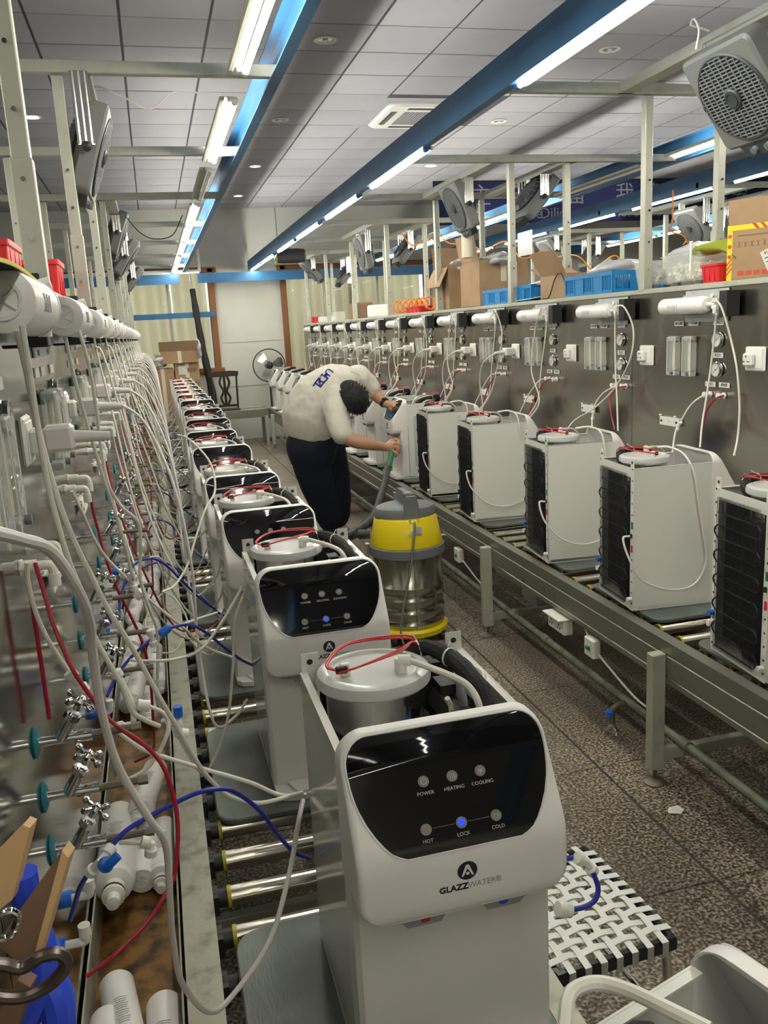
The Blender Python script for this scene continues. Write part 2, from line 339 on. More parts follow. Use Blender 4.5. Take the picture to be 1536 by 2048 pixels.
# banner
t = empty('banner', 'dark blue banner with white Chinese and English slogan hung across the far right', 'banner', (7.45, 13.0, 3.64))
g = MB(); g.box((0, 0, 0), (6.1, .012, .62)); g.obj('cloth', 'navy', t, smooth=0)
g = MB(); g.box((0, -.001, .335), (6.1, .02, .05)); g.obj('top_hem', 'black', t, smooth=0)
x0 = -3.05
for ch, x in (('主', .78), ('为', 1.62), ('备', 2.42), ('我', 3.28), ('精', 3.75), ('人', 5.05), ('努', 5.45)): text(ch, .34, 'banner', t, (x0+x, -.008, .10), name='lettering')
for s_, x in (('most', .72), ('more', 1.55), ('Diligent', 2.15), ('more', 3.28), ('excellent', 4.05), ('more', 5.0)): text(s_, .24, 'banner', t, (x0+x, -.008, -.17), name='lettering')
# ============================================================= BLUE BEAMS AND LED TUBES
def beam(x, side, y0, y1, label, z0=2.92):
    """side=+1: lamps on the +x side of the web"""
    g = MB(); s = side
    g.prism([(0, 0), (s*.05, 0), (s*.05, .006), (s*.006, .006), (s*.006, .152), (s*.05, .152), (s*.05, .158), (0, .158)], (x, y0, z0), (1, 0, 0), (0, 0, 1), (0, y1-y0, 0))
    t = empty('light_beam', label, 'beam', (x, y0, z0))
    o = g.obj('channel', 'blue', t, smooth=0); o.location = (-x, -y0, -z0)
    return t
bm = [beam(.665, -1, -2.3, 15.2, 'long blue steel channel over the left row of dispensers, tubes along its left side'),
      beam(1.735, 1, -2.3, 15.2, 'long blue steel channel over the right conveyor, its plain face toward the aisle'),
      beam(-1.66, 1, -2, 7, 'added blue steel channel beyond the left bench, out of the picture'),  # unseen channel, put in to carry the added tubes
      beam(3.92, -1, 2.5, 15.0, 'blue steel channel lit from below, first beam beyond the right steel bench'),
      beam(5.0, 1, 3.0, 15.0, 'unlit dark blue steel channel, second beam beyond the right steel bench'),
      beam(7.4, -1, 5.0, 15.0, 'blue steel channel farthest to the right behind the cardboard boxes')]
def led(x, y0, ln, lit, label, z=2.918, holder=True, side=1):
    t = empty('tube_light', label, 'light', (x, y0, z))
    g = MB(); g.cyl((0, .03, 0), (0, ln-.03, 0), .0145, n=12); g.obj('lamp_tube', 'tube' if lit else 'tubeoff', t)
    for y in (.012, ln-.012):
        g = MB(); g.cyl((0, y-.018, 0), (0, y+.018, 0), .0165, n=12); g.box((-.02 if holder else .014, y, .008), (.03, .03, .02), bev=.003); g.obj('lamp_socket', 'bluep' if x > 1 and not holder else 'fitting', t)
    if holder:
        g = MB(); g.box((-.060, ln/2, .010), (.024, ln, .018), bev=.004)
        g.prism([(-.046, .016), (-.014, .018), (-.014, .020), (-.046, .018)], (0, 0, 0), (1, 0, 0), (0, 0, 1), (0, ln, 0)); g.obj('batten', 'batten', t)
    else:
        g = MB(); g.box((.036, ln/2, .008), (.020, ln, .022), bev=.004); g.obj('batten', 'fitting', t)
LB = [(.495, 'left blue beam', [(-2.6, 1.4, 1), (-.9, 1.3, 1), (2.45, 1.40, 1), (4.29, 1.44, 1), (6.0, 1.28, 0), (7.54, 1.4, 1), (9.0, 1.3, 1), (10.4, 1.4, 1), (12.1, 1.4, 1), (13.6, 1.4, 1)]),  # tubes above and behind the camera are unseen, added to light the foreground
      (1.785, 'blue beam over the right conveyor', [(1.1, 1.40, 1), (2.58, 1.40, 1), (5.37, 1.42, 1), (7.2, 1.38, 1), (8.93, 1.38, 1), (10.48, 1.42, 1), (12.3, 1.4, 1), (13.8, 1.3, 1)]),
      (-1.75, 'added unseen blue beam beyond the left bench', [(-1.5, 1.4, 1), (0, 1.4, 1), (1.6, 1.4, 1), (3.2, 1.4, 1), (4.8, 1.4, 1)]),  # unseen row, added to brighten the room
      (3.72, 'first blue beam beyond the right bench', [(2.9, 1.35, 1), (4.35, 1.3, 1), (6.0, 1.4, 0), (7.8, 1.4, 1), (9.4, 1.4, 1), (11.0, 1.4, 1), (12.6, 1.4, 1)]),
      (5.05, 'dark blue beam beyond the right bench', [(5.4, 1.35, 1), (7.0, 1.4, 1), (8.7, 1.4, 1), (10.4, 1.4, 1), (12.2, 1.4, 1)]),
      (7.2, 'farthest blue beam', [(6.5, 1.35, 1), (8.1, 1.4, 1), (9.7, 1.4, 1), (11.3, 1.4, 1)])]
for x, nm, L in LB:
    for k, (y, ln, lit) in enumerate(L):
        led(x, y, ln, lit, '%s LED tube under the %s, %s' % ('lit' if lit else 'unlit', nm, nth(k)), holder=(x in (.495, 3.72, 7.2)))
# cross beams near the back wall
for x0_, x1_, lb in ((-1.6, .55, 'short blue cross beam before the left window'), (.85, 5.0, 'long blue cross beam before the right window and the white pier')):
    g = MB(); g.prism([(0, 0), (.05, 0), (.05, .006), (.006, .006), (.006, .15), (.05, .15), (.05, .156), (0, .156)], (x0_, 14.95, 2.73), (0, 1, 0), (0, 0, 1), (x1_-x0_, 0, 0)); tag(g.obj('cross_beam', 'blue', smooth=0), lb, 'beam')
g = MB(); g.box((-.2, 15.2, 2.22), (2.6, .06, .09), bev=.004); tag(g.obj('wall_conduit', 'blue'), 'grey blue cable conduit running across the left window', 'conduit')
g = MB(); g.tube([(-2, 15.1, 2.93), (.9, 15.1, 2.93)], .035, 10, 0); g.tube([(.9, 15.1, 2.93), (.9, 15.1, 3.3)], .028, 10, 0); tag(g.obj('wall_pipe', 'fitting'), 'white pipe running above the left window', 'pipe')
# ============================================================= STEEL PORTAL FRAMES
def portal_frame(name, label, posts, bars, longs, zt=2.97, zb=1.95, sleeve=True):
    """posts [(x, y)], bars [(x0, x1, y)], longs [(x, y0, y1)]"""
    t = empty(name, label, 'frame', (posts[0][0], posts[0][1], zb)); o_ = V(t.location)
    for x, y in posts:
        g = MB(); g.box(V((x, y, (zt+zb)/2-.02))-o_, (.045, .045, zt-zb-.04), bev=.003)
        if sleeve: g.box(V((x, y, zb+.14))-o_, (.052, .052, .30), bev=.002)
        p = g.obj('post', 'galv', t)
        g = MB()
        for zz in (.10, .24, .40, .55): g.cyl(V((x, y-.024, zb+zz))-o_, V((x, y-.031, zb+zz))-o_, .006, n=8)
        stuff(g.obj('screw', 'chrome', p))
    for x0, x1, y in bars:
        g = MB(); g.box(V(((x0+x1)/2, y, zt-.005))-o_, (x1-x0, .045, .05), bev=.003); g.obj('crossbar', 'galv', t)
    for x, y0, y1 in longs:
        g = MB(); g.box(V((x, (y0+y1)/2, zt-.005))-o_, (.085, y1-y0, .05), bev=.003); g.obj('rail', 'galv', t)
    return t
LY = [2.38, 4.0, 5.65, 7.35, 9.1, 10.8, 12.5, 14.2]; RY = [2.35, 4.17, 5.93, 7.6, 9.3, 11.0, 12.7, 14.4]
portal_frame('steel_gantry', 'cream steel post frame standing on the left test bench', [(x, y) for y in LY for x in (-.262, -.70)], [(-1.0, .655, y) for y in LY[1:]], [(-.17, 4.0, 4.75), (-.66, 4.0, 4.75), (-.2, 7.35, 8.2), (-.2, 9.1, 10.2), (-.2, 12.5, 13.6)], zb=2.012)
portal_frame('steel_gantry', 'cream steel post frame standing on the right test bench', [(x, y) for y in RY[1:] for x in (2.592, 3.03)], [(1.76, 3.93, y) for y in RY[1:]],
             [(2.46, 1.6, 4.17), (2.50, 5.93, 7.55), (3.08, 5.93, 7.55), (2.5, 9.3, 11.0), (3.1, 9.3, 11.0), (2.5, 12.7, 14.4), (3.1, 12.7, 14.4)], zb=1.972)
portal_frame('steel_gantry', 'steel post frame on the far right, beyond the dark blue beam', [(x, y) for y in (7.2, 9.0, 10.8, 12.6) for x in (5.85, 6.35)], [(5.0, 7.38, y) for y in (7.2, 9.0, 10.8, 12.6)],
             [(5.6, 7.2, 9.0), (6.2, 7.2, 9.0), (5.6, 10.8, 12.6), (6.2, 10.8, 12.6)], zb=1.972, sleeve=False)
# ============================================================= ROLLER CONVEYORS
def conveyor(xa, xb, wa, wb, y0, y1, label, legs, mrail, legx, dz=0):
    """rails xa..xa+wa and xb..xb+wb, top at z=.605+dz"""
    t = empty('roller_conveyor', label, 'conveyor', (xa, y0, 0)); o = V((xa, y0, -dz))
    for x, w_, s in ((xa, wa, 1), (xb, wb, -1)):
        g = MB(); L = y1-y0
        f, q = (x, x+w_) if s > 0 else (x+w_, x)
        pr = [(0, .605), (0, .555), (s*.004, .552), (s*.004, .547), (0, .544), (0, .468), (s*.004, .465), (s*.004, .460), (0, .457), (0, .435), (s*.03, .435), (s*.03, .44), (s*.012, .44), (s*.012, .598), (s*(w_-.002), .598), (s*w_, .605)]
        g.prism(pr, (f, y0, 0), (1, 0, 0), (0, 0, 1), (0, L, 0)); r_ = g.obj('side_rail', mrail, t, smooth=0); r_.location = -o
    xi, xo = xa+wa+.012, xb-.012
    g = MB(); g.cyl((xi+.03, 0, 0), (xo-.03, 0, 0), .0245, n=14); rm = g.obj('roller', 'roller', t); rm.location = V((0, y0+.1, .572))-o
    g = MB(); g.cyl((xi+.022, 0, 0), (xi+.031, 0, 0), .0262, n=14); cm = g.obj('roller_ring', 'cap', rm)
    g = MB(); g.cyl((xi-.012, 0, 0), (xi+.024, 0, 0), .0225, n=12); g.cyl((xi-.014, 0, 0), (xi-.004, 0, 0), .012, n=6); g.box((xi-.006, 0, -.005), (.012, .05, .05)); hm = g.obj('roller_hub', 'black', rm)
    n = int((y1-y0-.1)/.147)
    for k in range(1, n):
        r_ = copy_tree(rm, t, skip=() if k < 40 else ('roller_ring', 'roller_hub')); r_.location = V((0, y0+.1+.147*k, .572))-o
    for y in legs:
        for x in legx:
            g = MB(); g.box(V((x, y, .31-dz/2))-o, (.06, .045, .49+dz), bev=.004); l_ = g.obj('leg', 'galv', t)
            g = MB(); g.cyl(V((x, y, .01-dz))-o, V((x, y, .075-dz))-o, .008, n=8); g.lathe([(.045, .0), (.045, .006), (.03, .016), (.012, .022)], V((x, y, -dz))-o, n=18); g.obj('foot', 'brass', l_)
        g = MB(); g.box(V((sum(legx)/2, y, .12-dz))-o, (legx[1]-legx[0]-.05, .035, .045), bev=.003); g.obj('brace', 'galv', t)
    return t
LEGY = [.95, 2.73, 4.51, 6.4, 8.35, 10.2, 12.0, 13.8]
conveyor(-.072, .60, .072, .05, -.3, 14.6, 'left roller conveyor carrying the row of front-facing dispensers', [.4, 2.3, 4.2, 6.1, 8.0, 10, 12, 14], 'aluw', (-.03, .63), -.05)
conveyor(1.794, 2.385, .05, .075, .3, 14.6, 'right roller conveyor along the aisle under the back-facing dispensers', LEGY, 'alu', (1.765, 2.42))
conveyor(3.17, 3.8, .05, .06, 3.0, 14.6, 'roller conveyor beyond the right steel bench', [4, 6, 8, 10, 12, 14], 'alu', (3.14, 3.84))
t = empty('cross_conveyor', 'low grey conveyor section crossing the far end of the aisle under the wooden chair', 'conveyor', (.75, 14.3, 0))
for y in (0, .5):
    g = MB(); g.box((.52, y, .55), (1.02, .03, .14), bev=.004); g.obj('side_rail', 'alu', t)
g = MB(); g.box((.52, .25, .60), (1.0, .5, .01)); g.obj('bed', 'aluw', t, smooth=0)
for x in (.06, .98):
    for y in (0, .5):
        g = MB(); g.box((x, y, .25), (.05, .05, .5), bev=.003); g.obj('leg', 'galv', t)
# service pipe, junction boxes under the right conveyor
t = empty('water_pipe', 'grey service pipe lying on the braces under the right conveyor', 'pipe', (1.88, .6, .16))
g = MB(); g.cyl((0, 0, 0), (0, 13.5, 0), .017, n=12); g.obj('pipe_run', 'pipe', t)
for y in (2.1, 3.35, 5.2, 7.0):
    g = MB(); g.cyl((0, y-.03, 0), (0, y+.03, 0), .023, n=12); g.obj('coupling', 'pipe', t)
t = empty('drain_valve', 'blue-handled brass valve hanging from the grey pipe, pointing at the aisle floor', 'valve', (1.80, 3.12, .12))
g = MB(); g.tube([(.075, .0, .035), (.03, 0, .03), (0, 0, .01), (0, 0, -.05)], .014, 10); g.obj('valve_body', 'brass', t)
g = MB(); g.box((-.015, 0, .0), (.03, .03, .035), bev=.008); g.obj('valve_handle', 'bluep', t)
g = MB(); g.tube([(0, 0, -.05), (-.01, .01, -.075), (-.02, .03, -.10)], .008, 8); g.tube([(0, 0, -.05), (.01, -.02, -.08), (.005, -.03, -.1)], .008, 8); g.obj('spout', 'chrome', t)
def powerbox(y, z, kind, label):
    t = empty('power_box', label, 'socket', (1.80, y, z))
    if kind == 2:
        g = MB(); g.box((0, 0, 0), (.05, .17, .075), bev=.005); g.obj('box_body', 'fitting', t)
        g = MB(); g.box((-.02, .0, .042), (.07, .18, .008), bev=.002); g.obj('box_lid', 'fitting', t)
        for s in (-1, 1):
            g = MB(); g.box((-.027, s*.042, 0), (.006, .065, .055), bev=.002); p = g.obj('socket_face', 'fitting', t)
            g = MB()
            for q in ((0, .012), (-.012, -.008), (.012, -.008)): g.box((-.031, s*.042+q[0], q[1]), (.003, .004, .010))
            g.obj('slot', 'black', p)
    else:
        g = MB(); g.box((0, 0, 0), (.04, .085, .09), bev=.005); g.obj('box_body', 'fitting', t)
        g = MB(); g.box((-.024, 0, 0), (.012, .03, .02), bev=.003); g.obj('rocker_switch', 'green', t)
powerbox(3.62, .375, 2, 'cream double power socket box fixed below the rail of the right conveyor')
powerbox(3.30, .365, 1, 'cream box with green rocker switch below the right conveyor rail, nearer one')
powerbox(5.08, .36, 1, 'small cream switch box below the right conveyor rail, beside the yellow vacuum cleaner')
def tubeobj(name, P, r, m, label, cat='tube', group=None, n=8, sm=6, parent=None):
    g = MB(); g.tube(P, r, n, sm); o = g.obj(name, m, parent); 
    return tag(o, label, cat, group) if parent is None else o
tubeobj('cable', [(1.81, 3.26, .34), (1.82, 3.0, .26), (1.82, 2.85, .25), (1.80, 2.74, .26)], .005, 'cord', 'thin grey cable sagging from the nearer green switch box to the conveyor leg', 'cable')
tubeobj('cable', [(1.81, 3.36, .40), (1.83, 3.45, .43), (1.82, 3.55, .42)], .005, 'cord', 'short cable between the double socket box and the green switch box', 'cable')
tubeobj('cable', [(1.81, 5.04, .33), (1.83, 4.8, .25), (1.82, 4.6, .24), (1.80, 4.5, .27)], .005, 'cord', 'thin cable sagging below the rail behind the yellow vacuum cleaner', 'cable')
g = MB(); g.rings([[V((x, y, z)) for x, y in rr(a, c, .01, 3, 2.02, 4.35)] for a, c, z in ((.10, .17, .23), (.12, .2, .26), (.12, .2, .31))]); g.tube([(2.02, 4.3, .30), (1.95, 4.75, .33)], .035, 10, 0)
tag(g.obj('drain_trap', 'spout'), 'grey plastic drain pipe hanging below the right conveyor', 'pipe')
g = MB(); g.add([V(p) for p in ((1.43, 2.33, .004), (1.47, 2.31, .005), (1.50, 2.335, .002), (1.49, 2.36, .008), (1.455, 2.365, .003), (1.44, 2.35, .006), (1.46, 2.34, .011))], [(0, 1, 6), (1, 2, 6), (2, 3, 6), (3, 4, 6), (4, 5, 6), (5, 0, 6)])
o = g.obj('paper_scrap', 'paper', fix=False); tag(o, 'small torn white paper scrap on the speckled aisle floor', 'scrap')
o.location = at(1350, 1622, 'z', 0)-V((1.465, 2.34, 0))
# ============================================================= STEEL TEST BENCHES
def bench(x0, x1, face, y0, y1, seams, z0, z1, m, label):
    t = empty('test_bench', label, 'bench', ((x0+x1)/2, y0, 0)); o = V(t.location); s = face
    xf = x0 if s < 0 else x1
    ys = [y0]+[q for q in seams if y0 < q < y1]+[y1]
    for a, c in zip(ys[:-1], ys[1:]):
        g = MB(); g.box(V((xf-s*.004, (a+c)/2, (z0+z1)/2))-o, (.008, c-a-.004, z1-z0)); g.obj('steel_panel', m, t, smooth=0)
        g = MB(); g.box(V(((x0+x1)/2, (a+c)/2, z1+.012))-o, (x1-x0+.03, c-a-.004, .026), bev=.003); g.obj('shelf_top', 'galv', t, smooth=0)
        g = MB(); g.box(V((x0+x1-xf+s*.004, (a+c)/2, (z0+z1)/2))-o, (.008, c-a-.004, z1-z0)); g.obj('rear_panel', m, t, smooth=0)
    g = MB()
    for y in ys: g.box(V(((x0+x1)/2, min(max(y, y0+.03), y1-.03), z1/2))-o, (x1-x0-.04, .04, z1-.02))
    g.obj('inner_frame', 'black', t, smooth=0)
    for y in (y0+.004, y1-.004):
        g = MB(); g.box(V(((x0+x1)/2, y, (z0+z1)/2))-o, (x1-x0-.018, .006, z1-z0)); g.obj('end_panel', m, t, smooth=0)
    return t
bR = bench(2.585, 3.10, -1, 1.2, 14.95, [2.54, 4.28, 6.02, 7.76, 9.5, 11.24, 12.98], .40, 1.945, 'stainR', 'long stainless steel test bench wall behind the right conveyor')
bL = bench(-.74, -.285, 1, -.4, 14.6, [1.13, 2.87, 4.61, 6.35, 8.09, 9.83, 11.57, 13.31], .40, 1.985, 'stainL', 'long stainless steel test bench wall at the left, hung with tubes and taps')
g = MB(); g.box((2.52, 8.0, .50), (.125, 13.0, .02)); o = tag(g.obj('back_ledge', 'alu', smooth=0), 'flat metal ledge between the right conveyor and the steel bench', 'ledge')
b3 = bench(5.85, 6.38, -1, 5, 14.9, [7.2, 9.4, 11.6], .4, 1.945, 'stainR', 'distant steel bench on the far right under the hanging fans')
t = empty('rusty_tray', 'rust-stained metal trough holding loose filter cartridges between left bench and conveyor', 'tray', (-.18, -.3, .42))
g = MB(); g.box((0, 7.4, .0), (.20, 14.8, .006)); g.obj('tray_floor', 'rust', t, smooth=0)
for x in (-.098, .098):
    g = MB(); g.box((x, 7.4, .055), (.004, 14.8, .11)); g.obj('tray_wall', 'aluw', t, smooth=0)
# ---- station hardware: local X = -u along the bench, front = -Y
def make_filter():
    t = empty('water_filter', '', 'filter')
    g = MB(); g.lathe([(.012, .0), (.030, .001), (.0385, .006), (.040, .016), (.040, .30), (.0415, .302), (.0415, .312), (.040, .314), (.038, .335), (.03, .352), (.016, .356)], (-.385, -.075, 0), (1, 0, 0), n=26); g.obj('cartridge', 'plastic', t)
    g = MB(); g.lathe([(.0005, -.001), (.004, -.002), (.0045, .004)], (-.385, -.075, 0), (1, 0, 0), n=10)
    g.lathe([(.0235, .002), (.0245, -.003), (.0205, -.003), (.0195, .002)], (-.385, -.075, 0), (1, 0, 0), n=20)
    for k in range(5):
        a = 2*PI*k/5; g.cyl((-.386, -.075+.005*math.cos(a), .005*math.sin(a)), (-.386, -.075+.02*math.cos(a), .02*math.sin(a)), .0022, n=5)
    g.obj('end_spokes', 'fitting', t)
    g = MB(); g.cyl((-.03, -.075, 0), (.03, -.075, 0), .011, n=10); g.cyl((.012, -.075, .012), (.045, -.075, .012), .012, n=12); g.cyl((.012, -.075, -.014), (.045, -.075, -.014), .012, n=12)
    g.cyl((.03, -.08, .012), (.03, -.08, .040), .0095, n=12); g.cyl((.03, -.08, .036), (.03, -.098, .040), .010, n=10); g.cyl((.03, -.08, -.014), (.03, -.08, -.042), .0105, n=12); g.obj('port_elbow', 'fitting', t)
    g = MB(); g.box((-.14, -.003, .055), (.33, .004, .03)); g.box((-.13, -.018, .04), (.36, .026, .004)); g.box((-.14, -.003, -.065), (.33, .004, .03)); g.box((-.13, -.025, -.05), (.36, .04, .004)); g.box((-.11, -.035, 0), (.34, .003, .10))
    for q in (-.25, -.05):
        for z in (.062, -.07): g.cyl((q, -.005, z), (q, -.009, z), .006, n=8)
    g.obj('mount_bracket', 'galvplate', t, smooth=0)
    g = MB(); g.box((.085, -.045, 0), (.055, .07, .115), bev=.002); g.obj('end_block', 'black', t)
    g = MB()
    for k in range(7): g.prism([(-.002, 0), (.0015, 0), (.0015, .022-.004*(k % 3)), (-.002, .022-.004*(k % 3))], (-.29+.012*k, -.1155, -.012), (1, 0, 0), (0, 0, 1), (0, .004, 0))
    stuff(g.obj('printed_label', 'spout', t, smooth=0))
    return t
def make_flow():
    t = empty('flow_meter', '', 'meter')
    g = MB(); g.box((0, -.022, 0), (.070, .036, .20), bev=.005); g.obj('acrylic_body', 'acrylic', t)
    g = MB(); g.cyl((0, -.022, -.07), (0, -.022, .075), .007, n=10); g.obj('float_tube', 'plume', t)
    for z in (-.088, .088): g = MB(); g.box((0, -.022, z), (.064, .034, .018), bev=.003); g.obj('end_block', 'spout', t)
    for x in (-.034, .034): g = MB(); g.box((x, -.041, 0), (.003, .002, .19)); g.obj('bright_edge', 'fitting', t, smooth=0)
    g = MB(); g.box((-.022, -.041, .0), (.004, .001, .13)); 
    for k in range(9): g.box((-.016, -.041, -.055+.014*k), (.010, .001, .0022))
    g.box((.0, -.041, .082), (.05, .001, .014)); stuff(g.obj('scale_marks', 'spout', t, smooth=0))
    g = MB(); g.cyl((0, -.022, .02), (0, -.022, .032), .006, .003, n=8); g.obj('float', 'steel', t)
    g = MB(); g.cyl((.012, -.04, -.082), (.012, -.052, -.082), .009, n=10); g.obj('knob', 'greyp', t)
    g = MB(); g.cyl((0, 0, .08), (0, -.01, .08), .014, n=12); g.cyl((0, 0, -.08), (0, -.01, -.08), .014, n=12); g.obj('mount', 'green', t)
    return t
def make_gauge():
    t = empty('pressure_gauge', '', 'gauge')
    g = MB(); g.lathe([(.03, 0), (.036, .0), (.036, .004), (.0325, .006), (.0325, .022), (.033, .024), (.029, .025), (.029, .012)], ax=(0, -1, 0), n=28, cap=False); g.obj('bezel', 'steel', t)
    g = MB(); g.cyl((0, -.018, 0), (0, -.0195, 0), .029, n=28); d = g.obj('dial', 'paper', t)
    g = MB(); 
    for k in range(11):
        a = R(225-27*k); g.box((.024*math.cos(a), -.0202, .024*math.sin(a)), (.0015, .0008, .006), rot=Matrix.Rotation(-(a-PI/2), 3, 'Y'))
    stuff(g.obj('tick_marks', 'ink', d, smooth=0))
    g = MB(); g.box((0, -.0215, 0), (.0025, .0012, .04), rot=Matrix.Rotation(R(50), 3, 'Y')); g.cyl((0, -.019, 0), (0, -.023, 0), .003, n=8); g.obj('needle', 'black', t)
    g = MB(); g.cyl((0, -.0235, 0), (0, -.0245, 0), .029, n=24); g.obj('glass', 'dialglass', t)
    return t
def make_socket():
    t = empty('wall_socket', '', 'socket')
    g = MB(); g.box((0, -.005, 0), (.086, .01, .086), bev=.006); g.obj('face_plate', 'fitting', t)
    g = MB(); g.box((0, -.011, 0), (.070, .003, .066), bev=.002); g.obj('inner_plate', 'plastic', t)
    g = MB(); g.box((-.012, -.022, -.002), (.040, .022, .046), bev=.006); a = g.obj('adapter', 'fitting', t)
    g = MB(); g.box((-.012, -.034, .010), (.003, .002, .008)); g.box((-.022, -.034, -.008), (.008, .002, .003)); g.box((-.002, -.034, -.008), (.008, .002, .003)); g.obj('slot', 'black', a, smooth=0)
    return t
def make_plug():
    t = empty('power_plug', '', 'plug')
    g = MB(); g.box((0, -.03, 0), (.046, .05, .046), bev=.006); g.obj('plug_body', 'cord', t)
    g = MB(); g.cyl((0, -.055, 0), (0, -.115, -.004), .0115, .008, n=12); g.obj('strain_relief', 'cord', t)
    return t
def make_outlet(tw):
    t = empty('bulkhead_elbow', '', 'fitting')
    g = MB(); g.cyl((0, 0, 0), (0, -.006, 0), .016, n=6); g.cyl((0, -.006, 0), (0, -.03, 0), .0125, n=14); g.cyl((0, -.03, 0), (0, -.045, 0), .009, n=10); g.obj('nut', 'fitting', t)
    g = MB(); g.tube([(0, -.04, 0), (0, -.054, -.002), (0, -.058, -.012), (0, -.058, -.022)], .009, 10, 4); g.cyl((0, -.058, -.018), (0, -.058, -.042), .0115, n=12); g.obj('elbow', 'fitting', t)
    return t
def make_stub():
    t = empty('bulkhead_outlet', '', 'fitting')
    g = MB(); g.cyl((0, 0, 0), (0, -.006, 0), .017, n=6); g.obj('nut', 'fitting', t)
    g = MB(); g.cyl((0, -.006, 0), (0, -.03, 0), .012, n=14); g.lathe([(.012, .028), (.0145, .03), (.0145, .038), (.009, .041)], ax=(0, -1, 0), n=14); g.obj('collet', 'fitting', t)
    return t
def make_tap():
    t = empty('water_tap', '', 'tap')
    g = MB(); g.lathe([(.012, 0), (.028, 0), (.029, .003), (.020, .007), (.012, .008)], ax=(0, -1, 0), n=20); g.obj('washer', 'teal', t)
    g = MB(); g.cyl((0, -.008, 0), (0, -.10, 0), .009, n=12); g.cyl((0, -.06, 0), (0, -.10, 0), .0115, n=12)
    g.cyl((0, -.045, .0), (0, -.075, .048), .0125, .0105, n=12); g.cyl((0, -.066, .036), (0, -.073, .046), .0155, n=8); g.obj('tap_body', 'chrome', t)
    g = MB(); c = V((0, -.088, .068)); ax = V((0, -.53, .85)); p, q = frame(ax); g.cyl(c-ax*.018, c, .007, n=8)
    g.lathe([(.002, -.012), (.009, -.008), (.012, 0), (.009, .008), (.002, .012)], c, ax, n=12)
    for k in range(4):
        a = R(45+90*k); d = p*math.cos(a)+q*math.sin(a); g.cyl(c, c+d*.024, .0042, .0034, n=8)
        g.lathe([(.001, -.008), (.006, -.0055), (.008, 0), (.006, .0055), (.001, .008)], c+d*.028, d, n=10)
    g.obj('cross_handle', 'chrome', t)
    g = MB(); g.cyl((0, -.10, 0), (0, -.175, 0), .0072, n=10); g.obj('pipe_tail', 'brass', t)
    g = MB(); g.cyl((0, -.17, 0), (0, -.188, 0), .0095, n=6); g.obj('hex_nut', 'brass', t)
    return t
def make_bracket():
    t = empty('clip_bracket', '', 'bracket')
    g = MB(); g.box((0, -.012, 0), (.12, .004, .04), bev=.001); g.box((0, -.006, .018), (.12, .012, .003)); g.obj('plate', 'fitting', t, smooth=0)
    g = MB()
    for x in (-.048, .045): g.cyl((x, -.012, 0), (x, -.0155, 0), .006, n=8)
    g.cyl((0, -.012, 0), (0, -.0145, 0), .0025, n=6); g.obj('hole', 'black', t)
    g = MB()
    for x in (-.06, .03): g.cyl((x, -.004, .026), (x, -.014, .026), .0045, n=8)
    g.obj('peg', 'fitting', t)
    return t
P_ = dict(filter=make_filter(), flow=make_flow(), gauge=make_gauge(), socket=make_socket(), plug=make_plug(), outlet=make_outlet(1), stub=make_stub(), tap=make_tap(), bracket=make_bracket())
used = set()
def put(kind, side, y, z, label, group=None, out=0):
    if kind in used: o = copy_tree(P_[kind])
    else: o = P_[kind]; used.add(kind)
    o.location = ((2.581-out) if side > 0 else (-.2845+out), y, z); o.rotation_euler = (0, 0, -PI/2 if side > 0 else PI/2)
    o['label'] = label
    if group: o['group'] = group
    elif 'group' in o: del o['group']
    if kind in ('socket', 'plug'): o.scale = (1.55, 1.25, 1.25) if side > 0 else (1.22, 1.22, 1.22)
    if kind == 'bracket': o.scale = (1.45, 1, 1.1)
    if kind == 'gauge': o.scale = (1.12, .6, 1.05)
    if kind == 'filter' and side < 0: o.scale = (1.0, 1.18, 1.18)
    return o
def plate(side, y, z, txt, w_=.078, near=True):
    par = bR if side > 0 else bL
    p = bpy.data.objects.new('name_plate', plate.me) if hasattr(plate, 'me') else None
    if p is None:
        g = MB(); g.box((0, -.0015, 0), (.062, .003, .024)); p = g.obj('name_plate', 'paper', None, smooth=0); plate.me = p.data
    else: C.objects.link(p)
    p.parent = par; p.location = V(((2.581) if side > 0 else -.2845, y, z))-V(par.location); p.rotation_euler = (0, 0, -PI/2 if side > 0 else PI/2); p.scale = (w_/.062, 1, 1)
    if txt and near: text(txt, .0155, 'ink', p, (0, -.0032, 0), name='lettering', ext=.0002, bold=.0004, sx=.062/w_)
K = range(-2, 13)
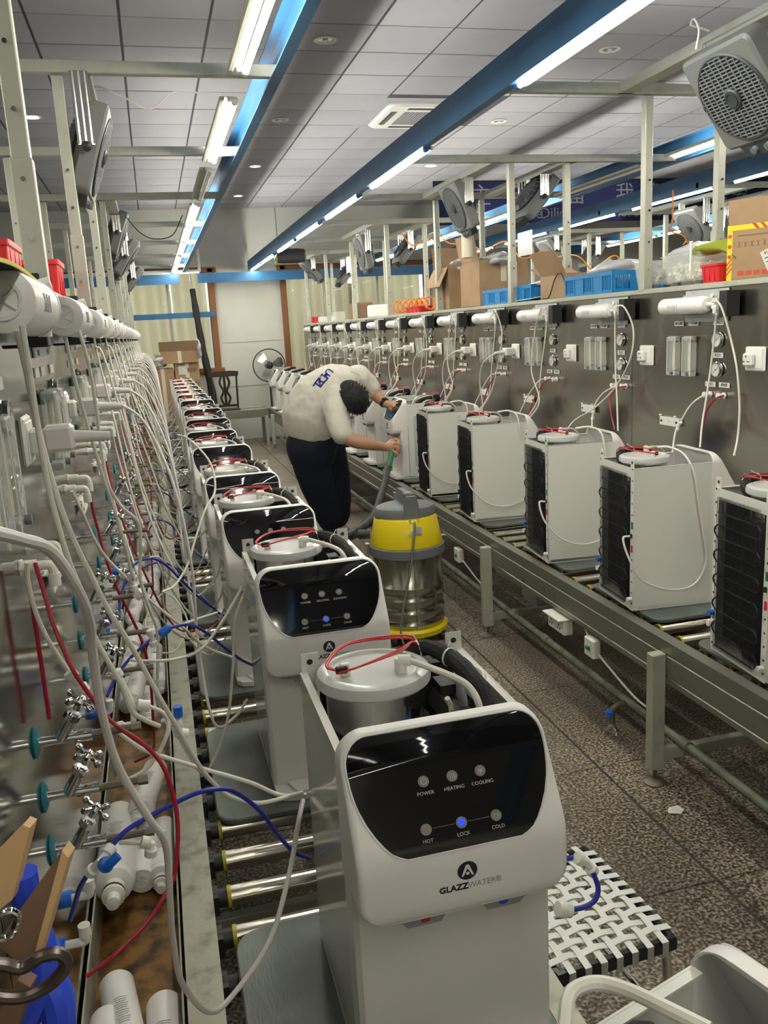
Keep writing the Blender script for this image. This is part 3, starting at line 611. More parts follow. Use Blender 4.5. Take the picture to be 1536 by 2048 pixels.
for k in K:
    y0 = 3.55+.87*k; n_ = nth(k+2) if k > -3 else ''
    s = 'right' ; B = 'on the right steel bench'
    if k >= 0:
        kk = k; n_ = nth(kk)
        put('filter', 1, y0-.075, 1.87, 'white filter canister near the top of the right bench, %s to the camera' % n_, 'water filters along the right bench')
        put('flow', 1, y0+.295, 1.625, 'left clear flow meter of the %s pair on the right steel bench' % ORD[kk], 'flow meters on the right bench'); put('flow', 1, y0+.165, 1.625, 'right clear flow meter of the %s pair on the right steel bench' % ORD[kk], 'flow meters on the right bench')
        put('gauge', 1, y0-.03, 1.705, 'upper round pressure gauge of the %s pair on the right steel bench' % ORD[kk], 'pressure gauges on the right bench'); put('gauge', 1, y0-.03, 1.566, 'lower round pressure gauge of the %s pair on the right steel bench' % ORD[kk], 'pressure gauges on the right bench')
        put('bracket', 1, y0+.34, 1.285, 'small white clip plate low on the right bench, %s to the camera' % n_, 'clip plates on the right bench')
        for u, z, tx in ((.285, 1.785, '废水流量'), (.165, 1.785, '纯水流量'), (-.03, 1.785, '原水压力'), (-.03, 1.633, '泵压力'), (.02, 1.495, '进出口'), (-.085, 1.495, '纯水进')): plate(1, y0+u, z, tx, near=k < 4)
        for u, cn in ((.02, 'left'), (-.085, 'right')):
            put('stub', 1, y0+u, 1.446, '%s white elbow outlet below the %s gauge pair of the right bench' % (cn, ORD[kk]), 'elbow outlets on the right bench')
    sy = y0-.30
    if k >= 0:
        put('socket', 1, sy, 1.622, 'white wall socket on the right steel bench, %s to the camera' % nth(k), 'sockets on the right bench')
        if k >= 3: put('plug', 1, sy, 1.622, 'white power plug in the right bench, %s to the camera' % nth(k-3), 'power plugs in the right bench', out=.03)
KL = range(-1, 14)
for k in KL:
    c = 1.69+.87*k; kk = k+1 if k < 0 else k
    if k >= 0:
        put('filter', -1, c, 1.915, 'white filter canister along the top of the left bench, %s to the camera' % nth(k), 'water filters along the left bench')
        for q, (uu, ww) in enumerate(((.29, 'nearer'), (.16, 'farther'))): put('flow', -1, c-uu, 1.64, '%s clear flow meter of the %s pair on the left bench' % (ww, ORD[k]), 'flow meters on the left bench')
        for z, ww in ((1.72, 'upper'), (1.58, 'lower')): put('gauge', -1, c+.03, z, '%s pressure gauge of the %s pair on the left bench behind the tubes' % (ww, ORD[k]), 'pressure gauges on the left bench')
        put('bracket', -1, c+.36, 1.325, 'small white clip plate on the left bench, %s to the camera' % nth(k), 'clip plates on the left bench')
        for u, z in ((.285, 1.785), (.165, 1.785), (-.03, 1.785)): plate(-1, c-u, z, '', near=False)
        put('outlet', -1, c-.03, 1.445, 'nearer white elbow outlet of the %s pair on the left bench' % ORD[k], 'elbow outlets on the left bench'); put('outlet', -1, c+.07, 1.46, 'farther white elbow outlet of the %s pair on the left bench' % ORD[k], 'elbow outlets on the left bench')
        put('socket', -1, c+.24, 1.655, 'white wall socket seen edge-on on the left bench, %s to the camera' % nth(k), 'sockets on the left bench')
        put('plug', -1, c+.24, 1.655, 'thick white power plug sticking out of the left bench, %s to the camera' % nth(k), 'power plugs in the left bench', out=.035)
        for z, ww in ((1.14, 'top'), (1.03, 'middle'), (.92, 'bottom')):
            put('tap', -1, c-.14, z, '%s chrome cross-handle tap of the %s column of three on the left bench' % (ww, ORD[k]), 'chrome taps on the left bench')
def blue_fit(y, z, label):
    t = empty('blue_fitting', label, 'fitting', (-.285, y, z), group='blue bulkhead fittings low on the left bench')
    g = MB(); g.cyl((0, 0, 0), (.018, 0, 0), .016, n=14); g.obj('blue_nut', 'bluep', t)
    g = MB(); g.cyl((.018, 0, 0), (.04, 0, 0), .008, n=10); g.tube([(.036, 0, 0), (.05, 0, 0), (.053, 0, .008), (.053, 0, .02)], .008, 10, 4); g.cyl((.053, 0, .012), (.053, 0, .034), .011, n=12); g.obj('elbow', 'fitting', t)
for k in range(0, 7):
    c = 1.69+.87*k
    blue_fit(c-.11, .79, 'farther blue and white fitting of the %s pair low on the left bench' % ORD[k]); blue_fit(c-.24, .785, 'nearer blue and white fitting of the %s pair low on the left bench' % ORD[k])
# ============================================================= FILTER CARTRIDGES IN THE TRAY
def make_cart(nz):
    t = empty('filter_cartridge', '', 'filter')
    g = MB(); g.lathe([(.02, 0), (.031, .002), (.0345, .008), (.0345, .20), (.036, .202), (.036, .214), (.0345, .216), (.032, .228), (.020, .236)] if nz else [(.02, 0), (.031, .002), (.0345, .008), (.0345, .23), (.031, .237), (.018, .238)], ax=(0, -1, 0), n=24); g.obj('shell', 'plastic', t)
    if nz:
        g = MB(); g.lathe([(.019, .232), (.019, .246), (.017, .247), (.017, .252), (.0195, .253), (.0195, .259), (.012, .262), (.010, .270), (.0115, .272), (.0115, .277), (.004, .279)], ax=(0, -1, 0), n=18); g.obj('nozzle', 'fitting', t)
        g = MB(); g.lathe([(.0180, .247), (.0196, .248), (.0196, .2515), (.018, .2525)], ax=(0, -1, 0), n=18); g.obj('seal_ring', 'black', t)
    else:
        g = MB(); g.lathe([(.017, .236), (.018, .241), (.0145, .241), (.014, .236)], ax=(0, -1, 0), n=18)
        for k in range(5):
            a = 2*PI*k/5; g.cyl((.003*math.cos(a), -.239, .003*math.sin(a)), (.016*math.cos(a), -.239, .016*math.sin(a)), .002, n=5)
        g.obj('end_spokes', 'fitting', t)
    g = MB()
    for k in range(12):
        w_ = .030-.012*((k*7) % 3)/3; g.add([(.0352*math.sin(a), -.085-.006*k-dy, .0352*math.cos(a)) for a, dy in ((-w_*13, 0), (w_*13, 0), (w_*13, .0025), (-w_*13, .0025), (0, 0), (0, .0025))], [(0, 4, 5, 3), (4, 1, 2, 5)])
    stuff(g.obj('printed_label', 'spout', t, smooth=0, fix=False))
    return t
CP = [make_cart(0), make_cart(1)]; cu_ = [0, 0]
def cart(nz, far, near, z, label, roll=0, px=True, z2=None, s=1):
    a = at(far[0], far[1], 'z', z) if px else V(far); c = at(near[0], near[1], 'z', z2 or z) if px else V(near)
    o = CP[nz] if not cu_[nz] else copy_tree(CP[nz]); cu_[nz] = 1
    d = c-a; d.normalize(); y_ = -d; x_ = y_.cross(V((0, 0, 1))).normalized(); z_ = x_.cross(y_)
    m_ = Matrix((x_, y_, z_)).transposed() @ Matrix.Rotation(roll, 3, 'Y')
    a.x = min(max(a.x, -.24), -.115); o.location = a; o.scale = (s, s*(1.28 if s > 1.3 else 1), s); o.rotation_euler = m_.to_euler(); o['label'] = label; o['group'] = 'loose filter cartridges in the rusty tray'
NC = [(1, (228, 1632), (205, 1880), .485, 'long white filter cartridge with nozzle toward the camera, beside the blue valve'),
      (0, (292, 1655), (283, 1780), .461, 'white filter cartridge with spoked end cap facing the camera, middle of the near trio'),
      (1, (338, 1650), (333, 1770), .461, 'white filter cartridge with nozzle, right of the near trio beside the conveyor rail'),
      (1, (312, 1535), (275, 1640), .53, 'tilted white filter cartridge lying across the tops of the near trio'),
      (0, (232, 1965), (262, 2120), .461, 'white filter cartridge with grey printing at the bottom edge of the picture'),
      (0, (328, 2005), (335, 2150), .461, 'plain white filter cartridge at the bottom edge beside the rail'),
      (0, (196, 2040), (185, 2200), .461, 'white filter cartridge barely showing at the bottom left corner of the tray'),
      (1, (246, 1368), (236, 1440), .461, 'filter cartridge with fine print lying against the left bench, below the tee fittings'), (1, (276, 1356), (256, 1440), .52, 'large filter cartridge on top of the middle pile under the hanging tubes'),
      (1, (292, 1385), (300, 1452), .461, 'filter cartridge showing its ringed nozzle between two others in the middle pile'), (1, (325, 1332), (329, 1402), .461, 'shiny filter cartridge beside the rail with nozzle toward the camera'),
      (0, (258, 1262), (254, 1316), .461, 'filter cartridge behind the middle pile, left side of the tray'), (1, (300, 1245), (291, 1296), .461, 'filter cartridge behind the middle pile, centre of the tray'),
      (1, (274, 1210), (258, 1250), .51, 'stacked filter cartridge with black-ringed end facing the camera'), (0, (300, 1200), (316, 1250), .51, 'stacked printed filter cartridge leaning right toward the rail'),
      (1, (303, 1150), (312, 1190), .461, 'filter cartridge farther along the tray beside the rail'), (0, (284, 1150), (282, 1190), .461, 'filter cartridge farther along the tray near its centre')]
for i, a in enumerate(NC): cart(*a[:4], a[4], z2=.56 if i == 0 else None, s=1.42 if i == 0 else 1.08 if i < 7 else 1)
for k in range(22):
    y = 3.7+.36*(k//2)+random.uniform(-.04, .04); x = -.225+.09*(k % 2)+random.uniform(-.008, .008); dx = random.uniform(-.02, .02)
    cart(k % 2 if k % 5 else 1, (x, y+.14, .461), (x+dx, y-.1, .461), 0, 'filter cartridge far along the rusty tray, %s, %s' % (nth(k//2), ('on the bench side', 'on the rail side')[k % 2]), px=False)
# ============================================================= WATER DISPENSERS (front = -Y, base z = 0)
HW = .168; BW = .166; DP = .41; BT = .61
def lerp(a, b, t): return a+(b-a)*t
def prof(z):      # front surface of the head
    if z < .465: return -.065
    if z < .488: return -.065+.006*(z-.465)/.023
    return -.059+.095*(z-.488)/.150
def outw(z, w_, zb, zt, rb, rt):
    if z < zb+rb: d = zb+rb-z; return w_-rb+math.sqrt(max(rb*rb-d*d, 0))
    if z > zt-rt: d = z-(zt-rt); return w_-rt+math.sqrt(max(rt*rt-d*d, 0))
    return w_
def head_mesh():
    g = MB(); zb, zt, rb, rt = .372, .647, .035, .046
    zs = [zb+rb*(1-math.cos(R(a))) for a in (0, 20, 40, 60, 78, 90)] + [.42, .44, .46, .475, .485, .50, .52, .55, .58, .60] + [zt-rt+rt*math.sin(R(a)) for a in (5, 20, 35, 50, 62, 72, 80, 86, 90)]
    rings = []; r_ = .011; t_ = .004
    for z in zs:
        X = outw(z, HW, zb, zt, rb, rt); yf = prof(z); X = max(X, .1)
        yb = .062 if z < .612 else .062
        if z < .41: yb = lerp(.002, .062, (z-.372)/.038)
        solid = z > .640 or z < .376; yi = yb-.0005 if solid else yf+r_+.004
        o = [(-X, yb), (-X, yf+r_), (-X+r_*.13, yf+r_*.5), (-X+r_*.5, yf+r_*.13), (-X+r_, yf), (X-r_, yf), (X-r_*.5, yf+r_*.13), (X-r_*.13, yf+r_*.5), (X, yf+r_), (X, yb), (X-t_, yb), (X-t_, yi), (-X+t_, yi), (-X+t_, yb)]
        rings.append([V((x, y, z)) for x, y in o])
    g.rings(rings); return g
def screen_x(z, side):
    zt, zb, W_ = .6435, .478, .160; rt = .040
    if z > zt-rt: d = z-(zt-rt); return W_-rt+math.sqrt(max(rt*rt-d*d, 0))
    t = (zt-rt-z)/(zt-rt-zb)
    return W_-.058*max(0, t)**2.4-(.012*(max(0, t-.86)/.14)**2)
def screen_mesh():
    g = MB(); zs = [.478, .480, .484, .490, .50, .512, .53, .55,   .565, .58, .592, .6035]+[.6035+.040*math.sin(R(a)) for a in (12, 25, 38, 50, 62, 74, 83, 90)]
    rg = []
    for z in zs:
        X = screen_x(z, 0); y = prof(z)-.0012
        if z > .64: y += 0
        rg.append([V((-X, y+.003, z)), V((-X+.002, y, z)), V((X-.002, y, z)), V((X, y+.003, z))])
    g.rings(rg); return g
def outline_mesh():
    # thin pale rim around the glass
    g = MB(); zs = [.478, .484, .49, .50, .515, .535, .565, .6035]+[.6035+.040*math.sin(R(a)) for a in (15, 32, 50, 66, 80, 90)]
    L = [V((-screen_x(z, 0)-.0015, prof(z)-.0012, z)) for z in zs]; Q = [V((-q.x, q.y, q.z)) for q in L]
    P = L+Q[::-1]; P.append(P[0]); g.tube(P, .0016, 5, 0); return g
def make_unit(lod=0):
    t = empty('water_dispenser', '', 'water dispenser')
    # sheet side panels
    for s in (-1, 1):
        g = MB(); g.box((s*(BW-.0015), (.06+DP)/2, BT/2+.002), (.003, DP-.06, BT-.004)); g.box((s*(BW-.007), (.06+DP)/2, BT-.002), (.014, DP-.06, .003)); g.obj('side_panel', 'sheet', t, smooth=0)
    g = MB()   # front column with recessed face
    g.prism([(-BW, .066), (-BW, .012), (-BW+.008, .003), (-.11, 0), (.11, 0), (BW-.008, .003), (BW, .012), (BW, .066)], (0, 0, .012), (1, 0, 0), (0, 1, 0), (0, 0, .40)); g.obj('front_column', 'plastic', t)
    g = MB(); out = rr(.335, .40, .02, 4, 0, .215)
    fr = [(-.150, -.055), (-.12, -.064), (.12, -.064), (.150, -.055), (.166, -.03), (.166, .40), (-.166, .40), (-.166, -.03)]
    g.prism(fr, (0, 0, .0), (1, 0, 0), (0, 1, 0), (0, 0, .018)); g.prism([(-.11, -.06), (.11, -.06), (.13, .0), (-.13, .0)], (0, 0, .018), (1, 0, 0), (0, 1, 0), (0, 0, .008)); g.obj('base_plate', 'plastic', t, smooth=30)
    head_mesh().obj('head_shell', 'plastic', t, smooth=42)
    sc_ = screen_mesh().obj('screen', 'glass', t, smooth=50)
    outline_mesh().obj('screen_rim', 'plastic', t)
    tl = math.atan2(.097, .150)
    def spt(x, z): return V((x, prof(z)-.0016, z))
    tiltm = Matrix.Rotation(-tl, 3, 'X')
    if lod < 2:
        for nm, x, z, w_ in (('POWER', -.046, .572, 0), ('HEATING', .0, .572, 0), ('COOLING', .046, .572, 0), ('HOT', -.056, .512, 0), ('LOCK', .0, .512, 1), ('COLD', .056, .512, 0)):
            g = MB(); n = V((0, -math.cos(tl), math.sin(tl))); p = spt(x, z); g.cyl(p, p+n*.0006, .0088, n=20); ic = g.obj('icon_button', 'icon', sc_)
            if lod == 0:
                g = MB(); q = p+n*.0009; u_ = V((1, 0, 0)); v_ = V((0, math.sin(tl), math.cos(tl)))
                if nm in ('POWER', 'LOCK'):
                    g.tube([q+u_*(.0045*math.sin(a))+v_*(.0045*math.cos(a)) for a in [R(35+290*k/10) for k in range(11)]], .0006, 5, 0); g.tube([q+v_*.001, q+v_*.006], .0006, 5, 0)
                elif nm == 'HEATING':
                    for k in (-1, 0, 1): g.tube([q+u_*(.0035*k+.0008*math.sin(m_*1.6))+v_*(-.0045+.0022*m_) for m_ in range(5)], .0005, 5, 0)
                elif nm == 'COOLING':
                    for k in range(3): a = R(60*k); g.tube([q-u_*(.005*math.sin(a))-v_*(.005*math.cos(a)), q+u_*(.005*math.sin(a))+v_*(.005*math.cos(a))], .0006, 5, 0)
                elif nm == 'COLD':
                    g.tube([q+u_*a+v_*b for a, b in ((-.004, .002), (-.003, -.004), (.002, -.004), (.003, .002), (-.004, .002))], .0005, 5, 0); g.tube([q+u_*a+v_*b for a, b in ((.003, .001), (.0055, .0), (.0025, -.002))], .0005, 5, 0)
                if g.v: stuff(g.obj('icon_mark', 'iconlit' if nm == 'LOCK' else 'print', sc_))
                if nm == 'LOCK':
                    g = MB(); g.cyl(p+n*.0006, p+n*.0008, .0046, n=14); g.obj('lit_ring', 'iconlit', sc_)
                o = text(nm, .0078, 'print', sc_, spt(x, z-.0155 if z > .55 else z-.0145), (PI/2-tl, 0, 0), name='lettering', ext=.0002)
        if lod == 0:
            g = MB()
            for k in range(12): 
                for s in (-1, 1): g.box(spt(s*(.011+.003*k), .512), (.0014, .0006, .0006))
            stuff(g.obj('dotted_line', 'print', sc_, smooth=0))
    if lod == 0:
        g = MB(); g.cyl((0, -.0652, .440), (0, -.0660, .440), .0158, n=28); lg = g.obj('logo_disc', 'ink', t)
        g = MB()
        for s in (-1, 1): g.prism([(0, .0105), (s*.0025, .0105), (s*.0098, -.0085), (s*.0068, -.0085), (0, .0045)] if s > 0 else [(0, .0105), (0, .0045), (-.0068, -.0085), (-.0098, -.0085), (-.0025, .0105)], (0, -.0662, .440), (1, 0, 0), (0, 0, 1), (0, -.0004, 0))
        g.cyl((0, -.0662, .4355), (0, -.0667, .4355), .0026, n=12); g.obj('logo_mark', 'plastic', lg, smooth=0)
        text('GLAZZ', .0145, 'ink', t, (-.0225, -.0655, .413), name='lettering', bold=.00045, ext=.0003); text('WATER®', .0145, 'spout', t, (.0275, -.0655, .413), name='lettering', ext=.0003, sx=.9)
    elif lod == 1:
        g = MB(); g.cyl((0, -.0652, .440), (0, -.0660, .440), .0158, n=16); g.box((0, -.0655, .413), (.08, .001, .007)); g.obj('logo_disc', 'ink', t)
    # dispensing bar under the head
    g = MB(); g.prism([(-.135, .372), (.135, .372), (.128, .358), (.10, .354), (.092, .344), (.038, .344), (.03, .357), (-.03, .357), (-.038, .344), (-.092, .344), (-.10, .354), (-.128, .358)], (0, -.045, 0), (1, 0, 0), (0, 0, 1), (0, .05, 0)); sp = g.obj('spout_bar', 'spout', t)
    for s, c_ in ((-1, 'redp'), (1, 'bluep')):
        g = MB(); g.prism(rr(.016, .022, .006, 3), (s*.064, -.046, .361), (1, 0, 0), (0, 0, 1), (0, -.0012, 0)); g.obj('tap_mark', c_, sp)
    # back frame strips with tabs
    for s in (-1, 1):
        g = MB(); g.box((s*(BW-.014), DP-.001, BT/2), (.028, .003, BT)); g.box((s*(BW-.020), DP-.003, BT+.018), (.034, .002, .045), bev=.0009)
        fs = g.obj('back_strip', 'sheet', t, smooth=0)
        g = MB()
        for k in range(13 if lod < 2 else 6):
            z = .03+.048*k if lod < 2 else .05+.1*k; g.cyl((s*(BW-.012), DP+.0005, z), (s*(BW-.012), DP+.0012, z), .0045, n=8)
        g.cyl((s*(BW-.02), DP-.0045, BT+.022), (s*(BW-.02), DP-.001, BT+.022), .006, n=12); g.obj('hole', 'black', fs)
    g = MB(); g.box((0, DP-.002, BT-.02), (.33, .003, .04)); g.obj('back_rail', 'sheet', t, smooth=0); g = MB(); g.box((0, DP-.002, .015), (.30, .003, .03)); g.obj('back_rail', 'sheet', t, smooth=0)
    # inner tank with foam sleeve and lid
    tx, ty = -.045, .303
    if lod < 2:
        g = MB(); g.lathe([(.105, .06), (.112, .08), (.112, .50), (.104, .53), (.09, .535)], (tx, ty, 0), n=24); g.obj('foam_sleeve', 'foam', t)
    g = MB(); g.lathe([(.088, .50), (.090, .52), (.090, .628), (.08, .63)], (tx, ty, 0), n=32); g.obj('tank', 'steel', t)
    g = MB(); g.lathe([(.103, .618), (.106, .622), (.106, .632), (.103, .641), (.094, .645), (.085, .646), (.080, .640), (.03, .640)], (tx, ty, 0), n=40); ld = g.obj('tank_lid', 'lid', t)
    g = MB(); g.box((tx-.055, ty-.012, .653), (.018, .012, .026), bev=.002); g.obj('lid_boss', 'fitting', ld)
    g = MB(); g.box((tx-.062, ty-.018, .656), (.022, .010, .014), bev=.002); g.obj('connector', 'black', t)
    g = MB(); g.cyl((tx+.045, ty-.03, .64), (tx+.045, ty-.03, .668), .0115, n=12); g.cyl((tx+.04, ty-.03, .663), (tx+.062, ty-.036, .662), .011, n=12); g.obj('elbow', 'fitting', t)
    g = MB(); g.tube([(tx+.06, ty-.036, .662), (.06, .20, .655), (.09, .16, .64), (.10, .13, .60), (.10, .125, .50)], .0062, 8); g.obj('inner_tube', 'hosew', t)
    g = MB()
    for k in range(2 if lod < 2 else 1):
        g.tube([(tx-.07, ty-.02, .656), (tx-.085, ty+.0+.01*k, .662), (tx-.03, ty+.065+.006*k, .672), (.04, ty+.07, .665+.006*k), (.075, ty+.06, .64)], .0022, 5)
        g.tube([(tx-.07, ty-.024, .653), (tx-.03, ty-.035, .665), (.01, ty+.01-.01*k, .668), (.05, ty+.05, .662), (.085, ty+.04, .625)], .0022, 5)
    g.obj('red_wire', 'redwire', t)
    g = MB(); g.tube([(.0, DP-.05, .56), (.035, DP-.035, .625), (.075, DP-.06, .648), (.105, DP-.13, .642), (.118, DP-.22, .625), (.120, DP-.26, .58)], .0165, 10, 5, rad=lambda u: .0165+.0012*math.sin(u*40)); fp = g.obj('foam_pipe', 'foam', t)
    if lod < 2:
        g = MB()
        for P in (((.058, DP-.048, .643), V((.9, .1, .1))), ((.100, DP-.115, .644), V((.5, -.9, 0)))): g.lathe([(.017, -.0015), (.0188, -.0015), (.0188, .0015), (.017, .0015)], P[0], P[1], n=12, cap=False)
        g.tube([(.058, DP-.048, .661), (.05, DP-.04, .675)], .001, 4, 0); g.tube([(.10, DP-.11, .662), (.108, DP-.10, .672)], .001, 4, 0); g.obj('zip_tie', 'fitting', fp)
        g = MB(); g.box((.10, .24, .55), (.08, .14, .03), rot=Matrix.Rotation(R(25), 3, 'Y')); g.cyl((.10, .18, .50), (.12, .32, .56), .03, n=12); g.box((.09, .3, .585), (.03, .05, .02)); g.obj('valve_block', 'black', t)
        g = MB(); g.tube([(.13, .20, .60), (.145, .24, .625), (.13, .28, .62), (.12, .25, .59), (.14, .22, .57)], .0055, 7); g.tube([(.07, .2, .45), (.072, .205, .57), (.06, .19, .61)], .005, 7); g.obj('white_loop', 'hosew', t)
        g = MB(); g.cyl((tx+.05, ty-.085, .56), (tx+.055, ty-.10, .545), .006, n=8); g.tube([(tx+.045, ty-.093, .553), (tx+.06, ty-.10, .55), (tx+.085, ty-.085, .565)], .002, 5); g.obj('blue_tie', 'bluep', t)
    # condenser on the back
    g = MB(); z = .035; n = 12 if lod < 2 else 9; dz = (.575-.035)/n; P = []
    for k in range(n):
        s = 1 if k % 2 else -1; zz = z+dz*k
        P += [(-s*.118, DP+.014, zz), (s*.118, DP+.014, zz)]
        if k < n-1: P += [(s*.132, DP+.015, zz+dz*.25), (s*.134, DP+.017, zz+dz*.5), (s*.132, DP+.015, zz+dz*.75)]
    g.tube(P, .0032, 6, 0); co = g.obj('condenser_coil', 'coil', t)
    if lod < 2:
        g = MB()
        for k in range(38): x = -.118+.0064*k; g.box((x, DP+.0185, .305), (.0011, .0011, .56)); g.box((x, DP+.0095, .305), (.0011, .0011, .56))
        stuff(g.obj('condenser_wire', 'coil', co, smooth=0))
    g = MB(); g.box((0, DP-.03, .33), (.27, .004, .54)); g.obj('inner_wall', 'foam', t, smooth=0)
    if lod < 2:
        g = MB(); g.lathe([(.02, 0), (.07, .01), (.078, .04), (.078, .10), (.06, .14), (.02, .15)], (-.02, .32, .02), n=20); g.obj('compressor', 'black', t)
    g = MB(); g.cyl((-.152, DP+.0, .05), (-.152, DP+.02, .05), .009, n=12); g.obj('drain_cap', 'fitting', t)
    g = MB(); g.cyl((.152, DP+.0, .145), (.152, DP+.02, .145), .011, n=12); g.obj('blue_cap', 'bluep', t)
    g = MB(); g.cyl((.152, DP+.0, .105), (.152, DP+.022, .105), .011, n=12); g.obj('white_cap', 'fitting', t)
    g = MB(); g.box((-.156, DP+.002, .37), (.010, .004, .03)); g.obj('mains_switch', 'green', t); g = MB(); g.box((-.156, DP+.002, .27), (.010, .005, .03)); g.obj('red_switch', 'redp', t)
    g = MB(); g.box((-.152, DP+.004, .325), (.012, .012, .018), bev=.002); g.obj('cord_grommet', 'black', t)
    return t
U0 = make_unit(0); U1 = make_unit(1); U2 = make_unit(2); uu = {0: U0, 1: U1, 2: U2}; uused = set()
def unit(lod, x, y, rz, label, group, z=.62, sx=1):
    o = uu[lod] if lod not in uused else copy_tree(uu[lod])
    uused.add(lod); o.location = (x, y, z); o.rotation_euler = (0, 0, rz); o.scale = (sx, 1, 1)
    o['label'] = label; o['group'] = group; return o
pb = None
def pallet(x, y, w_, d_, label, grp, dz=0):
    global pb
    if pb is None:
        g = MB(); g.rings([[V((a, c, z)) for a, c in rr(.60-i, .60-i, .06, 4)] for i, z in ((.006, .601), (0, .604), (0, .614), (.006, .6175))]); pb = g.obj('work_board', 'board'); o = pb
    else: o = pb.copy(); C.objects.link(o)
    o.location = (x, y, dz); o.scale = (w_/.6, d_/.6, 1); tag(o, label, 'board', grp); return o
# left row: (front y, left edge x)
LU = [(1.075, .202), (2.06, .190), (2.86, .161), (3.66, .150), (4.72, .143), (5.57, .142), (6.42, .172), (7.39, .190), (8.5, .195), (9.4, .19), (10.25, .19), (11.1, .19), (11.95, .19), (12.8, .19)]
for k, (yf, xl) in enumerate(LU):
    yf *= 1.045; xl *= 1.045; yc = yf+.055; xc = xl+.003+HW*1.045
    l_ = ('large foreground white water dispenser with readable logo and blue lock light' if k == 0 else 'white dispenser with a round white reflection on its screen, second in the left row' if k == 1 else 'white water dispenser facing the camera, %s in the left row from the front' % ORD[k])
    unit(0 if k < 2 else 1 if k < 5 else 2, xc, yc, 0, l_, 'water dispensers in the left row', .57, 1.045)
    pallet(.315, yf+.25, .56, .585, 'slate grey work board on the left rollers under the %s dispenser' % ('foreground' if k == 0 else ORD[k]), 'work boards on the left conveyor', -.05)
u0 = unit(0, .58, .52, PI/2+R(16), 'white dispenser cut off at the bottom right corner, seen into its open top', 'water dispensers in the left row', .57)
pallet(.315, .40, .56, .55, 'slate grey work board under the dispenser cut off at the bottom right', 'work boards on the left conveyor', -.05)
# right row, backs to the aisle
RU = [(2.20, 'white dispenser cut by the right picture edge, coil grid toward the aisle'), (3.0, 'white dispenser with black condenser grid, nearest complete one on the right conveyor'), (3.80, 'white dispenser with condenser grid, second complete one'),
      (4.84, 'white dispenser with condenser grid, third complete one behind the vacuum cleaner'), (5.73, 'white dispenser with condenser grid, fourth complete one, next to the worker')]
for k, (y, l_) in enumerate(RU):
    o = unit(0 if k < 3 else 1, 2.262, y+.155, PI/2-R(5), l_, 'back-facing water dispensers on the right conveyor')
    if k == 0: o.location.x += .01
    pallet(2.11, y+.17, .48, .56, 'slate grey work board on the right rollers under the %s back-facing dispenser' % ORD[k], 'work boards on the right conveyor')
def service(o):
    g = MB(); X = BW+.0015; fr = rr(.27, .44, .02, 4, .235, .30); inn = rr(.25, .42, .015, 4, .235, .30)
    vs = [V((X+e, y, z)) for ring, e in ((fr, -.001), (fr, .003), (inn, .003), (inn, -.001)) for y, z in ring]; n = len(fr)
    g.add(vs, [(i+n*j, (i+1) % n+n*j, (i+1) % n+n*((j+1) % 4), i+n*((j+1) % 4)) for j in range(4) for i in range(n)]); sv = g.obj('service_opening', 'plastic', o, smooth=40)
    g = MB(); g.prism(inn, (X-.001, 0, 0), (0, 1, 0), (0, 0, 1), (.0015, 0, 0)); g.obj('inner_sheet', 'pale', sv, smooth=0)
    g = MB(); g.cyl((X, .28, .13), (X+.0015, .28, .13), .014, n=16); g.cyl((X, .25, .42), (X+.0015, .25, .42), .008, n=12); g.box((X+.001, .16, .30), (.002, .02, .02)); g.obj('port_hole', 'black', sv, smooth=0)
    g = MB(); g.tube([(X+.006, .16, .44), (X+.008, .24, .46), (X+.006, .33, .455)], .004, 6); g.tube([(X+.006, .17, .27), (X+.008, .25, .275), (X+.006, .33, .27)], .004, 6); g.obj('blue_tube', 'hoseb', sv)
    g = MB(); g.cyl((X+.006, .14, .27), (X+.006, .18, .27), .007, n=8); g.tube([(X+.004, .17, .10), (X+.006, .24, .12), (X+.004, .32, .20)], .004, 6); g.obj('fitting', 'fitting', sv)
FU = [6.58, 7.43, 8.25, 9.1, 9.9, 10.7, 11.5, 12.3, 13.1, 13.9]
for k, y in enumerate(FU):
    l_ = 'white dispenser with small screen under the worker\'s hand' if k == 0 else 'white dispenser facing the aisle on the right conveyor, %s beyond the worker' % ORD[k-1] if k > 1 else 'white dispenser facing the aisle just behind the worker\'s arms'
    o = unit(1 if k < 3 else 2, 1.87, y+.165, -PI/2, l_, 'aisle-facing water dispensers on the right conveyor')
    if k < 4: service(o)
    pallet(2.11, y+.17, .48, .56, 'slate grey work board on the right rollers under the %s aisle-facing dispenser' % ORD[k], 'work boards on the right conveyor')
